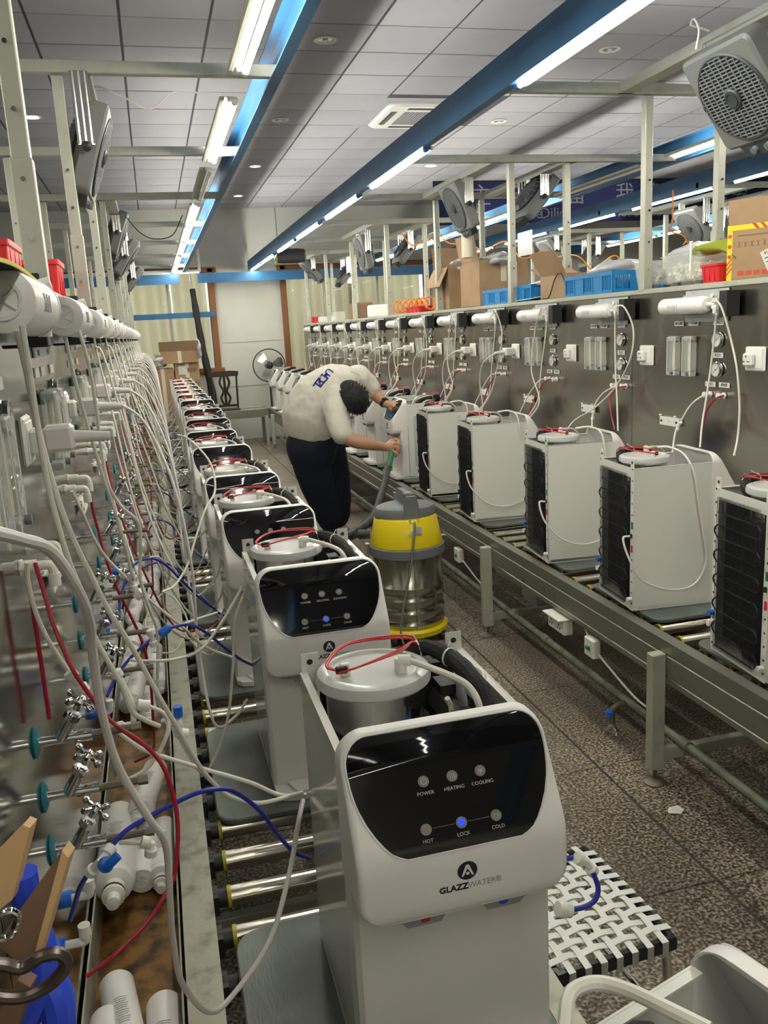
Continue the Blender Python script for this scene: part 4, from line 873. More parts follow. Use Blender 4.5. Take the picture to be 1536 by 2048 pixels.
# ============================================================= BOX FANS
FM = {}
def fan_meshes():
    S = .19; g = MB()
    g.rings([[V((x, y, z)) for x, z in rr(2*w_, 2*w_, r_, 4)] for w_, r_, y in ((S-.012, .02, -.050), (S, .03, -.040), (S, .03, .02), (S-.03, .05, .045))]); FM['casing'] = (g, 'fancase')
    g = MB(); g.lathe([(.168, .049), (.172, .054), (.166, .058), (.160, .056), (.160, .050)], ax=(0, -1, 0), n=40, cap=False)
    g.cyl((0, -.0505, 0), (0, -.0515, 0), .163, n=40)
    FM['grille_ring'] = (g, 'fangrill')
    g = MB()
    for k in range(25):
        z = -.156+.013*k; h = math.sqrt(max(.160**2-z*z, 0)); g.box((0, -.0555, z), (2*h, .006, .0035))
    for k in range(-5, 6): x = k*.03; h = math.sqrt(.158**2-x*x); g.box((x+.0, -.0575, 0), (.0035, .003, 2*h))
    FM['grille_slat'] = (g, 'greyp')
    g = MB(); g.lathe([(.038, .055), (.040, .062), (.034, .067), (.001, .068)], ax=(0, -1, 0), n=28); g.lathe([(.026, .067), (.027, .070), (.024, .070), (.023, .067)], ax=(0, -1, 0), n=24); FM['hub_cap'] = (g, 'fangrill')
    g = MB(); g.prism([(-.12, -.188), (.12, -.188), (.085, -.24), (-.085, -.24)], (0, -.042, 0), (1, 0, 0), (0, 0, 1), (0, .055, 0))
    FM['control_base'] = (g, 'fangrill')
    for x in (-.045, .03): g = MB(); g.cyl((x, -.042, -.212), (x, -.056, -.212), .014, n=12); g.box((x, -.058, -.212), (.004, .006, .024)); FM['knob' if x < 0 else 'speed_knob'] = (g, 'greyp')
    g = MB(); g.lathe([(.150, -.045), (.155, -.06), (.13, -.085), (.05, -.095), (.001, -.095)], ax=(0, -1, 0), n=28); FM['rear_guard'] = (g, 'fangrill')
    g = MB()
    for k in range(20):
        a = 2*PI*k/20; g.tube([(.045*math.cos(a), .097, .045*math.sin(a)), (.13*math.cos(a), .087, .13*math.sin(a)), (.153*math.cos(a), .062, .153*math.sin(a))], .0022, 4, 0)
    FM['rear_wire'] = (g, 'greyp')
fan_meshes(); FD = {}
def fan(x, y, z, d, tilt, label, roll=0, hz=2.93, group='box fans hung from the steel frames'):
    t = empty('box_fan', label, 'fan', (x, y, z), group=group)
    mt = (Matrix.Rotation(d*PI/2, 4, 'Z') @ Matrix.Rotation(R(tilt), 4, 'X') @ Matrix.Rotation(R(roll), 4, 'Y'))
    for k, (g, m) in FM.items():
        if k in FD: o = bpy.data.objects.new(k, FD[k]); C.objects.link(o); o.parent = t
        else: o = g.obj(k, m, t); FD[k] = o.data
        if k in ('grille_slat', 'rear_wire'): o['kind'] = 'stuff'
        o.matrix_local = mt
    h = hz-z
    for s in (-1, 1):
        g = MB()
        for q in (-.024, 0, .024): g.cyl((q, s*.205, -.005), (q, s*.205, h), .0105, n=8)
        g.box((0, s*.212, h/2), (.07, .004, h)); o = g.obj('hanger', 'hanger', t)
        g = MB(); g.lathe([(.001, 0), (.02, .002), (.02, .02), (.012, .026), (.001, .027)], (0, s*.20, -.01), (0, s, 0), n=10); g.obj('pivot_knob', 'black', t)
    g = MB(); g.box((0, 0, h), (.07, .42, .006)); g.obj('mount_plate', 'hanger', t, smooth=0)
    return t
_f = fan(2.45, 3.22, 2.72, -1, 36, 'large grey box fan hanging at the upper right corner, slatted front toward the camera'); _f.scale = (1.12, 1.12, 1.12)
q = at(920, 412, 'x', 2.47); fan(q.x, q.y, q.z, -1, 24, 'box fan with its front grille visible, hanging above the open cardboard cartons')
q = at(1066, 398, 'x', 3.05); fan(q.x, q.y, q.z, 1, 38, 'box fan seen from its slatted back, hanging right of the one above the cartons')
q = at(728, 505, 'x', 2.47); fan(q.x, q.y, q.z, -1, 12, 'box fan with pale casing hanging in the middle distance above the right bench')
q = at(812, 500, 'x', 3.05); fan(q.x, q.y, q.z, 1, 40, 'dark box fan tilted away, right of the pale one in the middle distance')
q = at(622, 540, 'x', 2.47); fan(q.x, q.y, q.z, -1, 42, 'farther box fan tilted over the far end of the right bench')
q = at(692, 548, 'x', 3.05); fan(q.x, q.y, q.z, 1, 44, 'dark box fan beside the far window, partly behind steel posts')
q = at(180, 308, 'x', -.175); fan(q.x, q.y, q.z, 1, 20, 'box fan seen edge-on at the upper left, nearest on the left frame', hz=2.945)
q = at(236, 468, 'x', -.19); fan(q.x, q.y, q.z, 1, 22, 'black box fan second along the left frame')
q = at(252, 515, 'x', -.155); fan(q.x, q.y, q.z, 1, 36, 'grey tilted box fan third along the left frame')
q = at(268, 558, 'x', -.15); fan(q.x, q.y, q.z, 1, 38, 'small distant box fan, last along the left frame')
for px, py, x, d, lb in ((1100, 502, 5.45, -1, 'box fan with round front, far right beyond the dark blue beam, left of its pair'), (1182, 512, 6.25, 1, 'dark box fan seen from behind, far right beyond the dark blue beam'),
                         (1387, 450, 5.45, -1, 'box fan above the clear tubs, behind the cream post'), (1478, 455, 6.2, 1, 'black box fan behind the yellow and red carton')):
    q = at(px, py, 'x', x); fan(q.x, q.y, min(q.z, 2.76), d, 34, lb)
# cords of the fans
tubeobj('fan_cable', [at(1392, 98, 'y', 3.1), at(1398, 60, 'y', 3.15), at(1388, 38, 'y', 3.2), at(1382, 50, 'y', 3.2), at(1398, 55, 'y', 3.2), at(1418, 62, 'y', 3.2)], .004, 'cord', 'white cord looped above the large box fan at the upper right', 'cord')
tubeobj('fan_cable', [at(182, 178, 'y', 4.3), at(200, 174, 'y', 4.3), at(250, 196, 'y', 4.2), at(300, 218, 'y', 4.15), at(348, 184, 'y', 4.1), at(400, 186, 'y', 4.1), at(440, 188, 'y', 4.05)], .004, 'cord', 'white cord sagging from the left frame to the left tube light', 'cord')
tubeobj('fan_cable', [at(184, 196, 'y', 4.4), at(205, 215, 'y', 4.4), at(222, 240, 'y', 4.4)], .004, 'cord', 'short white cord from the rail to the upper left box fan', 'cord')
tubeobj('fan_cable', [at(250, 432, 'y', 7.5), at(280, 465, 'y', 7.5), at(310, 478, 'y', 7.5), at(345, 470, 'y', 7.5), at(365, 430, 'y', 7.5)], .004, 'black', 'dark cord sagging between the second left fan and the tube lights', 'cord')
P = [at(800+i*24, 470+8*math.sin(i*1.3)+i*3.2+(10 if i % 3 == 1 else -8 if i % 3 == 0 else 0), 'y', 9.3) for i in range(0, 22)]
tubeobj('air_hose', P, .008, 'orange', 'orange coiled air hose strung wavy between the posts above the cartons', 'hose')
tubeobj('air_hose', [V((at(1345, 440, 'y', 7.0).x, 7.0, 2.9)), at(1345, 440, 'y', 7.0), at(1342, 462, 'y', 7.0), at(1363, 470, 'y', 7.0), at(1372, 480, 'y', 7.0), at(1366, 490, 'y', 7)], .007, 'orange', 'short orange hose curl left of the fan behind the cream post', 'hose')
# ============================================================= THINGS ON THE BENCH TOPS
ZT = 1.972
def carton(x, y, w_, d_, h, rz, label, flaps=(), marks=None, inside=True):
    """w_ along local x, d_ along y"""
    t = empty('cardboard_carton', label, 'box', (x, y, ZT), rz)
    g = MB(); th = .005
    for s in (-1, 1): g.box((s*(w_/2-th/2), 0, h/2), (th, d_, h)); g.box((0, s*(d_/2-th/2), h/2), (w_-2*th, th, h))
    g.box((0, 0, th/2), (w_, d_, th)); g.obj('carton_body', 'card', t, smooth=0)
    for k, a in flaps:
        L, D = ((w_, d_/2) if k in 'fb' else (d_, w_/2))
        g = MB(); g.box((0, D/2, 0), (L-.01, D, .005)); o = g.obj('flap', 'card', t, smooth=0)
        o.location = {'f': (0, -d_/2, h), 'b': (0, d_/2, h), 'l': (-w_/2, 0, h), 'r': (w_/2, 0, h)}[k]
        o.rotation_euler = Euler((R(a), 0, {'f': PI, 'b': 0, 'l': PI/2, 'r': -PI/2}[k]))
    if marks: marks(t, w_, d_, h)
    return t
def mk_tape(t, w_, d_, h):
    g = MB(); g.box((0, -d_/2-.0005, h*.75), (.05, .001, h*.45)); g.obj('tape', 'plume', t, smooth=0)
def mk_symbol(t, w_, d_, h):
    g = MB()
    for k in range(5):
        for j in range(5):
            if (k*7+j*3+k*j) % 2: g.box((w_*.28+.008*k-.02, -d_/2-.0008, h*.35+.008*j), (.008, .001, .008))
    g2 = g; stuff(g2.obj('printed_mark', 'carddark', t, smooth=0))
def yfrom(px, py=600, x=2.6): return at(px, py, 'x', x).y
carton(2.87, 6.97, .43, .45, .37, 0, 'large brown carton on the right bench with a clear bag on it', flaps=(('l', 80),), marks=mk_tape)
carton(2.83, 7.67, .38, .42, .37, 0, 'brown carton on the right bench with its big flap hanging open', flaps=(('l', -62), ('b', 75)), marks=mk_symbol)
carton(2.80, 5.36, .34, .34, .155, R(4), 'low brown carton between the two blue crates, black cable across it', flaps=(('b', 20), ('l', 60)))
tubeobj('cable', [(2.60, 5.45, 1.98), (2.60, 5.35, 1.985), (2.62, 5.30, 2.10), (2.62, 5.22, 2.13), (2.62, 5.14, 2.05)], .004, 'black', 'thin black cable looped over the low carton between the blue crates', 'cable')
def express(t, w_, d_, h):
    f = -d_/2-.0008
    g = MB(); g.box((0, f, h-.012), (w_, .001, .024)); g.box((-w_/2-.0006, 0, h*.45), (.001, d_*.8, h*.9)); g.box((-w_/2+.012, f, h*.45), (.024, .001, h*.9)); g.obj('yellow_strip', 'yprint', t, smooth=0)
    g = MB()
    for k in range(3):
        g.prism([(-.04+.035*k, h-.024), (-.025+.035*k, h-.024), (-.045+.035*k, h), (-.06+.035*k, h)], (0, f-.0008, 0), (1, 0, 0), (0, 0, 1), (0, -.0004, 0))
        g.prism([(-w_/2, .02+.022*k), (-w_/2+.024, .05+.022*k), (-w_/2+.024, .06+.022*k), (-w_/2, .03+.022*k)], (0, f-.0008, 0), (1, 0, 0), (0, 0, 1), (0, -.0004, 0))
    for k in range(4): g.box((-w_/2+.065+.036*k, f, .03), (.026, .001, .02))
    for k in range(3): g.cyl((-w_/2+.012, f-.001, h*.80-.045*k), (-w_/2+.012, f-.0015, h*.80-.045*k), .009, n=10)
    stuff(g.obj('red_stripe', 'rprint', t, smooth=0))
    g = MB(); g.box((-.02, f, h*.80), (w_*.62, .001, .006))
    for k in range(5): g.box((-w_/2+.055+.028*k, f, h*.68), (.018, .001, .003)); g.box((-w_/2+.055+.028*k, f, h*.60), (.018, .001, .003)); g.box((-w_/2+.055+.028*k, f, h*.64), (.005+.002*(k % 3), .001, .014))
    stuff(g.obj('printed_symbol', 'carddark', t, smooth=0))
    g = MB(); rt = Matrix.Rotation(R(-24), 3, 'Y'); g.box((.07, f-.001, h*.43), (.16, .001, .09), rot=rt); lb = g.obj('shipping_label', 'paper', t, smooth=0)
    g = MB()
    for k in range(16): g.box(V((.07, f-.0022, h*.43))+rt @ V((-.06+.0075*k, 0, .032)), (.002+.002*(k % 3 == 0), .0006, .012), rot=rt)
    for k in range(3): g.box(V((.07, f-.0022, h*.43))+rt @ V((-.01, 0, .01-.018*k)), (.12, .0006, .004), rot=rt)
    stuff(g.obj('barcode', 'ink', lb, smooth=0))
carton(2.80, 3.44, .34, .22, .245, R(-58), 'brown shipping carton with yellow and red stripes and a barcode label, right edge', flaps=(('f', 85), ('b', 88)), marks=express)
def bin_(x, y, w_, d_, h, m, label, z=ZT, rz=0, name='storage_bin'):
    t = empty(name, label, 'bin', (x, y, z), rz); t2 = .004
    g = MB(); q = .9
    g.rings([[V((a, b, z_)) for a, b in rr(w_*s, d_*s, .012, 3)] for s, z_ in ((.88, 0), (.97, h*.9), (.97, h), (.93, h), (.93, h*.9), (.85, t2), (.2, t2))]); g.obj('bin_body', m, t)
    g = MB(); g.rings([[V((a, b, z_)) for a, b in rr(w_+e, d_+e, .014, 3)] for e, z_ in ((0, h*.88), (.008, h*.9), (.008, h+.002), (-.012, h+.002), (-.012, h*.98))]); g.obj('rim', m, t)
    g = MB()
    for s in (-1, 1):
        for k in (-.3, .0, .3): g.box((s*w_*.47, k*d_, h*.5), (.006, .006, h*.8)); g.box((k*w_, s*d_*.47, h*.5), (.006, .006, h*.8))
    stuff(g.obj('rib', m, t))
    return t
bin_(2.70, 3.66, .17, .135, .085, 'redp', 'small red plastic bin on the right bench beside the yellow-striped carton')
bin_(2.70, 8.55, .18, .5, .06, 'redp', 'long low red bin under the orange hose coils on the right bench')
bin_(2.70, 14.35, .12, .16, .10, 'redp', 'tiny red bin near the far end of the right bench')
bin_(-.40, 3.80, .15, .26, .165, 'redp', 'red plastic bin on the left bench behind the first post, small label on it', z=2.012)
bin_(-.46, 2.95, .16, .30, .15, 'redp', 'red plastic bin at the left picture edge on the left bench', z=2.012)
g = MB(); g.box((-.385, 3.664, 2.11), (.04, .001, .06)); tag(g.obj('sticker', 'paper', smooth=0), 'torn white sticker on the red bin behind the first left post', 'sticker')
def crate(x, y, w_, d_, h, label):
    t = empty('plastic_crate', label, 'crate', (x, y, ZT)); g = MB()
    g.box((0, 0, .003), (w_-.02, d_-.02, .006)); g.obj('crate_floor', 'crate', t, smooth=0)
    for ax, L, off in (('x', d_, w_/2), ('y', w_, d_/2)):
        for s in (-1, 1):
            g = MB(); n = max(3, int(L/.115)); 
            def B(u, z, du, dz, dt=.006, o_=0):
                c = (s*(off-.004)+s*o_, u, z) if ax == 'x' else (u, s*(off-.004)+s*o_, z); dd = (dt, du, dz) if ax == 'x' else (du, dt, dz); g.box(c, dd)
            B(0, h-.012, L, .024, .010, .002); B(0, .010, L-.02, .02)
            for k in range(n+1): B(-L/2+.01+k*(L-.02)/n, h/2, .014, h-.02, .010, .001)
            for k in range(n):
                u0_ = -L/2+.01+(k+.5)*(L-.02)/n
                if k % 2: B(u0_, h/2, (L-.02)/n-.012, h-.04)
                else:
                    for j in range(6): B(u0_-.032+.013*j, h/2, .006, h-.04)
            g.obj('crate_side', 'crate', t, smooth=0)
    return t
crate(2.80, 4.86, .36, .60, .125, 'long bright blue plastic crate on the right bench top holding a white bag')
crate(2.78, 6.13, .32, .92, .115, 'blue plastic crate in front of the large carton, a printed flyer lying on it')
def blob(name, c, s, m, label, cat, seed=0, amp=.25, n=18, z0=None):
    rnd = random.Random(seed); g = MB(); c = V(c); ph = [rnd.uniform(0, 6) for _ in range(6)]; rg = []
    for i in range(1, n):
        th = PI*i/n; r_ = []
        for j in range(24):
            a = 2*PI*j/24; k = 1+amp*(.35*math.sin(3*a+ph[0]+2*th)+.3*math.sin(5*th+ph[1]+a)+.2*math.sin(7*a+ph[2])*math.sin(4*th+ph[3])+.15*rnd.uniform(-1, 1))
            p = c+V((s[0]*math.sin(th)*math.cos(a)*k, s[1]*math.sin(th)*math.sin(a)*k, s[2]*math.cos(th)*k))
            if z0 is not None: p.z = max(p.z, z0)
            r_.append(p)
        rg.append(r_)
    g.rings(rg); return tag(g.obj(name, m, smooth=70), label, cat)
blob('plastic_bag', (2.80, 4.82, 2.10), (.14, .26, .07), 'bag', 'crumpled white plastic bag in the long blue crate', 'bag', 1, .35)
blob('plastic_bag', (2.84, 6.80, 2.345), (.10, .20, .05), 'bag', 'clear plastic bag hanging over the nearer side of the large brown carton', 'bag', 2, .4)
blob('plastic_bag', (2.74, 7.25, 2.36), (.12, .16, .05), 'bag', 'pale lilac plastic bag lying between the two large cartons', 'bag', 3, .4)
g = MB(); g.box((2.74, 5.75, 2.10), (.16, .42, .003), rot=Matrix.Rotation(R(-14), 3, 'Y')); fl = tag(g.obj('flyer', 'paper', smooth=0), 'white flyer with a row of red rings on the blue crate', 'paper')
g = MB()
for k in range(5): g.lathe([(.018, -.001), (.022, -.001), (.022, .001), (.018, .001)], (2.675+.0, 5.60+.055*k, 2.089), (-.24, 0, .97), n=14)
stuff(g.obj('printed_ring', 'rprint', fl))
g = MB(); g.rings([[V((2.60+a, 5.55+.04*math.sin(a*20), ZT+.006+.02*math.sin(a*14+1)**2)), V((2.60+a, 5.95, ZT+.008+.03*math.sin(a*11)**2)), V((2.60+a, 5.95, ZT+.005+.03*math.sin(a*11)**2)), V((2.60+a, 5.55, ZT+.002+.02*math.sin(a*14+1)**2))] for a in (0, .05, .1, .15, .2)]); tag(g.obj('paper_sheet', 'paper'), 'rumpled paper sheets on the bench edge by the first cream post', 'paper')
# clear tubs of fittings
def tub(x, y, w_, d_, h, label, n, seed):
    t = empty('clear_tub', label, 'tub', (x, y, ZT+.02))
    g = MB(); g.rings([[V((a, b, z)) for a, b in rr(w_*s, d_*s, .015, 3)] for s, z in ((.86, 0), (1, h), (.98, h), (.84, .004), (.1, .004))]); g.obj('tub_body', 'tub', t)
    g = MB(); g.rings([[V((a, b, z)) for a, b in rr(w_+e, d_+e, .015, 3)] for e, z in ((.0, h-.008), (.012, h-.006), (.012, h), (-.008, h))]); g.obj('rim', 'tub', t)
    rnd = random.Random(seed); g = MB()
    for k in range(n):
        p = V((rnd.uniform(-.38, .38)*w_, rnd.uniform(-.40, .40)*d_, rnd.uniform(.02, h*.62))); d = V((rnd.uniform(-1, 1), rnd.uniform(-1, 1), rnd.uniform(-.5, .5))).normalized()*.016
        g.cyl(p-d, p+d, .0095, n=6)
    stuff(g.obj('loose_fittings', 'fitting', t))
    g = MB()
    for a in (-.3, .3): g.cyl((-.3*w_, a*d_, -.02), (-.3*w_, a*d_, .0), .02, n=12); g.cyl((.3*w_, a*d_, -.02), (.3*w_, a*d_, .0), .02, n=12)
    g.obj('spacer', 'greyp', t)
tub(2.75, 3.90, .26, .34, .135, 'large clear tub full of small white fittings, green towel on its edge', 240, 1)
tub(2.73, 4.24, .24, .17, .125, 'smaller clear tub of small white fittings right of the cream post', 130, 2)
blob('plastic_bag', (2.84, 4.05, 2.14), (.10, .24, .055), 'bag', 'pale plastic bag bulging over the two clear tubs', 'bag', 5, .2)
# towel
g = MB(); rg = []
for i in range(13):
    u = i/12; y = 3.80-.30*u; cz = 2.125+.035*math.sin(PI*u)-.04*u; r_ = []
    for j in range(12):
        a = 2*PI*j/12; r_.append(V((2.67+.055*math.cos(a)*(1+.2*math.sin(5*u)), y+.01*math.sin(3*a), cz+.028*math.sin(a)*(1+.3*math.sin(9*u+a)))))
    rg.append(r_)
g.rings(rg); tw = g.obj('towel', 'towel', smooth=80); tag(tw, 'folded olive green towel draped beside the clear tub and carton', 'towel')
g = MB(); g.cyl((2.60, 3.78, 2.0), (2.60, 3.78, 2.17), .006, n=10); g.cyl((2.60, 3.78, 2.04), (2.60, 3.78, 2.08), .010, .006, n=10); g.cyl((2.60, 3.78, 2.165), (2.60, 3.78, 2.178), .009, n=10); tag(g.obj('plastic_rod', 'fitting'), 'slim cream plastic rod standing against the large clear tub', 'rod')
# orange hose coils
for k in range(7):
    y = 8.25+.19*k; rnd = random.Random(k); g = MB(); P = []
    for i in range(37):
        a = 2*PI*i/12; P.append((2.72+.05*math.cos(a), y+.06*(i/36)+.03*math.sin(a+k), ZT+.085+.062*math.sin(a)))
    g.tube(P, .007, 6, 2); tag(g.obj('hose_coil', 'orange'), 'coiled orange air hose on the right bench, %s of the row of coils' % nth(k), 'hose', 'orange hose coils on the right bench')
for k, (y, h, d_, m, lb, cat) in enumerate([(11.3, .20, .5, 'carddark', 'dark brown box near the far end of the right bench', 'box'), (10.4, .14, .22, 'fitting', 'white plastic container between far posts on the right bench', 'container'),
        (12.9, .13, .3, 'tub', 'pale translucent box far along the right bench', 'box'), (13.7, .08, .2, 'paper', 'small pale box next to the tiny red bin', 'box')]):
    g = MB(); g.box((2.74, y, ZT+h/2), (.22, d_, h), bev=.012); g.box((2.74, y, ZT+h), (.20, d_*.9, .012), bev=.004); tag(g.obj('storage_box', m), lb, cat)
# hanging roll under the second right fan
t = empty('paper_roll', 'short brown paper roll hanging below the box fan above the cartons', 'roll', at(934, 490, 'y', 6.75))
g = MB(); g.cyl((0, 0, -.10), (0, 0, .20), .045, n=20, cap=False); g.lathe([(.045, -.10), (.02, -.10), (.02, -.07), (.038, -.065)], n=20); g.obj('roll_body', 'plume', t)
g = MB(); g.cyl((0, 0, -.09), (0, 0, -.101), .018, n=12); g.obj('core', 'rprint', t)
g = MB(); g.cyl((0, 0, .2), (0, 0, .26), .004, n=6); g.obj('hook', 'black', t)
t = empty('cushion', 'dark quilted cushion with a lime edge hooked at the end of the right beam', 'cushion', at(580, 512, 'y', 12.4))
g = MB(); g.rings([[V((x, a, b)) for a, b in rr(.16*s, .20*s, .05*s, 4)] for x, s in ((-.22, .6), (-.2, .9), (-.1, 1), (.1, 1), (.2, .9), (.22, .6))]); g.obj('pad', 'black', t)
g = MB(); g.rings([[V((x, a, b)) for a, b in rr(.17*s, .21*s, .05*s, 4)] for x, s in ((-.21, .85), (-.19, .95))]); g.obj('lime_edge', 'towel', t)
g = MB(); g.cyl((0, 0, .09), (.0, 0, .32), .005, n=6); g.obj('strap', 'black', t)
# notice sheet on the blue beam and black foam strip lying over the first left filter
g = MB(); g.box((0, 0, 0), (.002, .36, .24)); o = tag(g.obj('notice_sheet', 'spout', smooth=0), 'blank grey sheet taped to the blue beam beyond the cartons', 'paper'); o.location = at(1050, 487, 'x', 3.90)
t = empty('foam_strip', 'black foam strip with yellow tape edge arching over the nearest left filter', 'strip', (-.26, 1.3, 2.0))
P = [at(-40, 508, 'y', 1.05), at(20, 528, 'y', 1.25), at(60, 556, 'y', 1.5), at(85, 580, 'y', 1.7), at(108, 600, 'y', 1.95)]
g = MB(); g.T = Matrix.Translation(-V((-.26, 1.3, 2.0)))
S = spline(P, 6); g.rings([[p+V((dx, 0, dz)) for dx, dz in ((-.05, -.004), (.004, -.004), (.004, .0), (-.05, .006))] for p in S]); g.obj('strip_body', 'foam', t)
g = MB(); g.T = Matrix.Translation(-V((-.26, 1.3, 2.0))); g.rings([[p+V((dx, 0, dz)) for dx, dz in ((.004, -.0045), (.007, -.0045), (.007, .001), (.004, .001))] for p in S]); g.obj('yellow_edge', 'yprint', t)
# ============================================================= VACUUM CLEANER
vc = at(822, 1268, 'z', 0)
vt = empty('vacuum_cleaner', 'yellow and grey vacuum cleaner with ribbed steel drum standing in the aisle', 'vacuum cleaner', vc); vt.scale = (1.06, 1.06, .95)
g = MB(); g.lathe([(.19, .05), (.212, .055), (.216, .085), (.205, .10), (.19, .10)], n=40); g.obj('wheel_base', 'yellow', vt)
for k in range(4):
    a = R(45+90*k); g = MB(); c = V((.20*math.cos(a), .20*math.sin(a), .028)); g.cyl(c+V((-.012, 0, 0)), c+V((.012, 0, 0)), .028, n=16); g.box(c+V((0, 0, .025)), (.03, .04, .02), bev=.004); g.obj('castor', 'black', vt)
g = MB(); pr = [(.15, .09), (.196, .09), (.196, .10)]
for z in (.13, .205, .285, .365): pr += [(.196, z-.008), (.201, z-.003), (.201, z+.003), (.196, z+.008)]
pr += [(.196, .565), (.15, .565)]; g.lathe(pr, n=56); dr = g.obj('steel_drum', 'drum', vt, smooth=50)
g = MB(); a = R(-95); g.box((.1975*math.cos(a), .1975*math.sin(a), .33), (.004, .003, .47), rot=Matrix.Rotation(a+PI/2, 3, 'Z')); g.obj('drum_seam', 'brass', dr)
g = MB(); g.lathe([(.19, .55), (.210, .555), (.214, .56), (.214, .612), (.205, .618), (.19, .618)], n=48); g.obj('clamp_ring', 'greyp', vt)
for a in (R(5), R(175)):
    g = MB(); c = V((.22*math.cos(a), .22*math.sin(a), .57)); g.box(c, (.012, .035, .10), bev=.003); g.box(c+V((.008*math.cos(a), 0, .055)), (.03, .04, .012), bev=.003); g.obj('latch', 'chrome', vt)
g = MB(); g.lathe([(.17, .618), (.203, .620), (.203, .632), (.176, .785), (.168, .795), (.12, .797)], n=48); g.obj('yellow_head', 'yellow', vt)
g = MB(); ov = [(.168*math.cos(t)*(1.0 if abs(math.cos(t)) < .9 else 1), .168*math.sin(t)*.82) for t in [2*PI*k/40 for k in range(40)]]
g.rings([[V((x*s, y*s, z)) for x, y in ov] for s, z in ((1.0, .775), (1.03, .785), (1.03, .835), (.98, .852), (.86, .862), (.5, .868))]); g.obj('motor_cover', 'greyp', vt)
g = MB(); g.prism([(-.045, .79), (.045, .79), (.045, .83), (.028, .935), (-.028, .935), (-.045, .84)], (0, -.145, 0), (1, 0, 0), (0, 0, 1), (0, .03, 0)); g.prism([(-.115, .83), (.115, .83), (.10, .935), (.08, .95), (-.08, .95), (-.10, .935)], (-.018, 0, 0), (0, 1, 0), (0, 0, 1), (.036, 0, 0)); g.box((0, -.08, .94), (.055, .06, .02), bev=.005); g.obj('handle', 'greyp', vt)
g = MB(); g.box((0, -.08, .951), (.034, .038, .003), bev=.001); g.obj('handle_inset', 'spout', vt)
g = MB(); g.prism([(-.028, .76), (.028, .76), (.028, .80), (.018, .80), (.018, .78), (-.018, .78), (-.018, .80), (-.028, .80)], (0, -.176, 0), (1, 0, 0), (0, 0, 1), (0, .012, 0)); g.obj('cord_guard', 'yellow', vt, smooth=0)
g = MB(); g.prism([(-.05, .715), (.036, .712), (.036, .755), (.012, .760), (-.01, .745)], (0, -.197, 0), (1, 0, 0), (0, 0, 1), (0, .004, 0)); s_ = g.obj('sticker', 'paper', vt, smooth=0); s_.rotation_euler = (0, 0, 0)
g = MB()
for k in range(4): g.box((.012, -.1975, .720+.009*k), (.035, .001, .002))
stuff(g.obj('printed_line', 'spout', s_, smooth=0))
g = MB(); g.tube([(0, -.16, .79), (-.005, -.20, .76), (-.03, -.222, .62), (-.06, -.225, .45), (-.10, -.235, .28), (-.13, -.26, .12), (-.10, -.33, .012), (.0, -.36, .008), (.05, -.30, .008)], .0055, 8); g.obj('power_cord', 'greyp', vt)
g = MB(); g.cyl((-.20, .05, .68), (-.26, .07, .68), .03, n=16); g.obj('hose_port', 'black', vt)
hp = [vc+V((-.275, .074, .656)), vc+V((-.30, .25, .60)), at(742, 1040, 'y', 5.3), at(764, 985, 'y', 5.9), at(776, 935, 'y', 6.4), at(784, 905, 'y', 6.56)]
t = empty('vacuum_hose', 'dark ribbed vacuum hose with green end held up in the worker\'s hand', 'hose', hp[0])
g = MB(); g.T = Matrix.Translation(-hp[0]); g.tube(hp[:-1], .027, 12, 16, rad=lambda u: .027+.002*math.sin(u*300)); g.obj('hose_body', 'fangrill', t)
g = MB(); g.T = Matrix.Translation(-hp[0]); g.tube([hp[-2]-V((0, .02, .0)), hp[-1], hp[-1]+V((.04, .06, .045))], .0235, 14, 4); g.obj('green_end', 'green', t)
# ============================================================= WOVEN STOOL
st = empty('woven_stool', 'low stool with black frame and woven white plastic strap seat at the bottom right', 'stool', (.855, 1.665, 0), R(4))
sw, sd, sh = .30, .37, .44
for s in (-1, 1):
    g = MB(); g.box((s*sw/2, 0, sh-.022), (.024, sd, .034), bev=.006); g.obj('seat_rail', 'blackmetal', st)
    g = MB(); g.box((0, s*sd/2, sh-.022), (sw+.02, .024, .034), bev=.006); g.obj('seat_rail', 'blackmetal', st)
    for q in (-1, 1):
        g = MB(); g.cyl((s*(sw/2-.005), q*(sd/2-.02), sh-.03), (s*(sw/2+.02), q*(sd/2+.0), .0), .012, n=12); g.obj('leg', 'chrome', st)
    g = MB(); g.cyl((s*(sw/2+.008), -sd/2+.01, .18), (s*(sw/2+.008), sd/2-.01, .18), .008, n=10); g.obj('stretcher', 'chrome', st)
nx, ny = 7, 10
for i in range(nx):
    x = -sw/2+.028+(sw-.056)*i/(nx-1); g = MB(); rg = []
    pts = [(-sd/2-.014, sh-.04), (-sd/2-.014, sh-.003)]+[(-sd/2+.02+(sd-.04)*k/(2*ny), sh+.001+(.0035 if (k//2+i) % 2 else -.0035)*(1 if k % 2 else 0)) for k in range(2*ny+1)]+[(sd/2+.014, sh-.003), (sd/2+.014, sh-.04)]
    for y, z in pts: rg.append([V((x-.0085, y, z)), V((x+.0085, y, z)), V((x+.0085, y, z-.0018)), V((x-.0085, y, z-.0018))])
    g.rings(rg); g.obj('long_strap', 'strap', st, smooth=50)
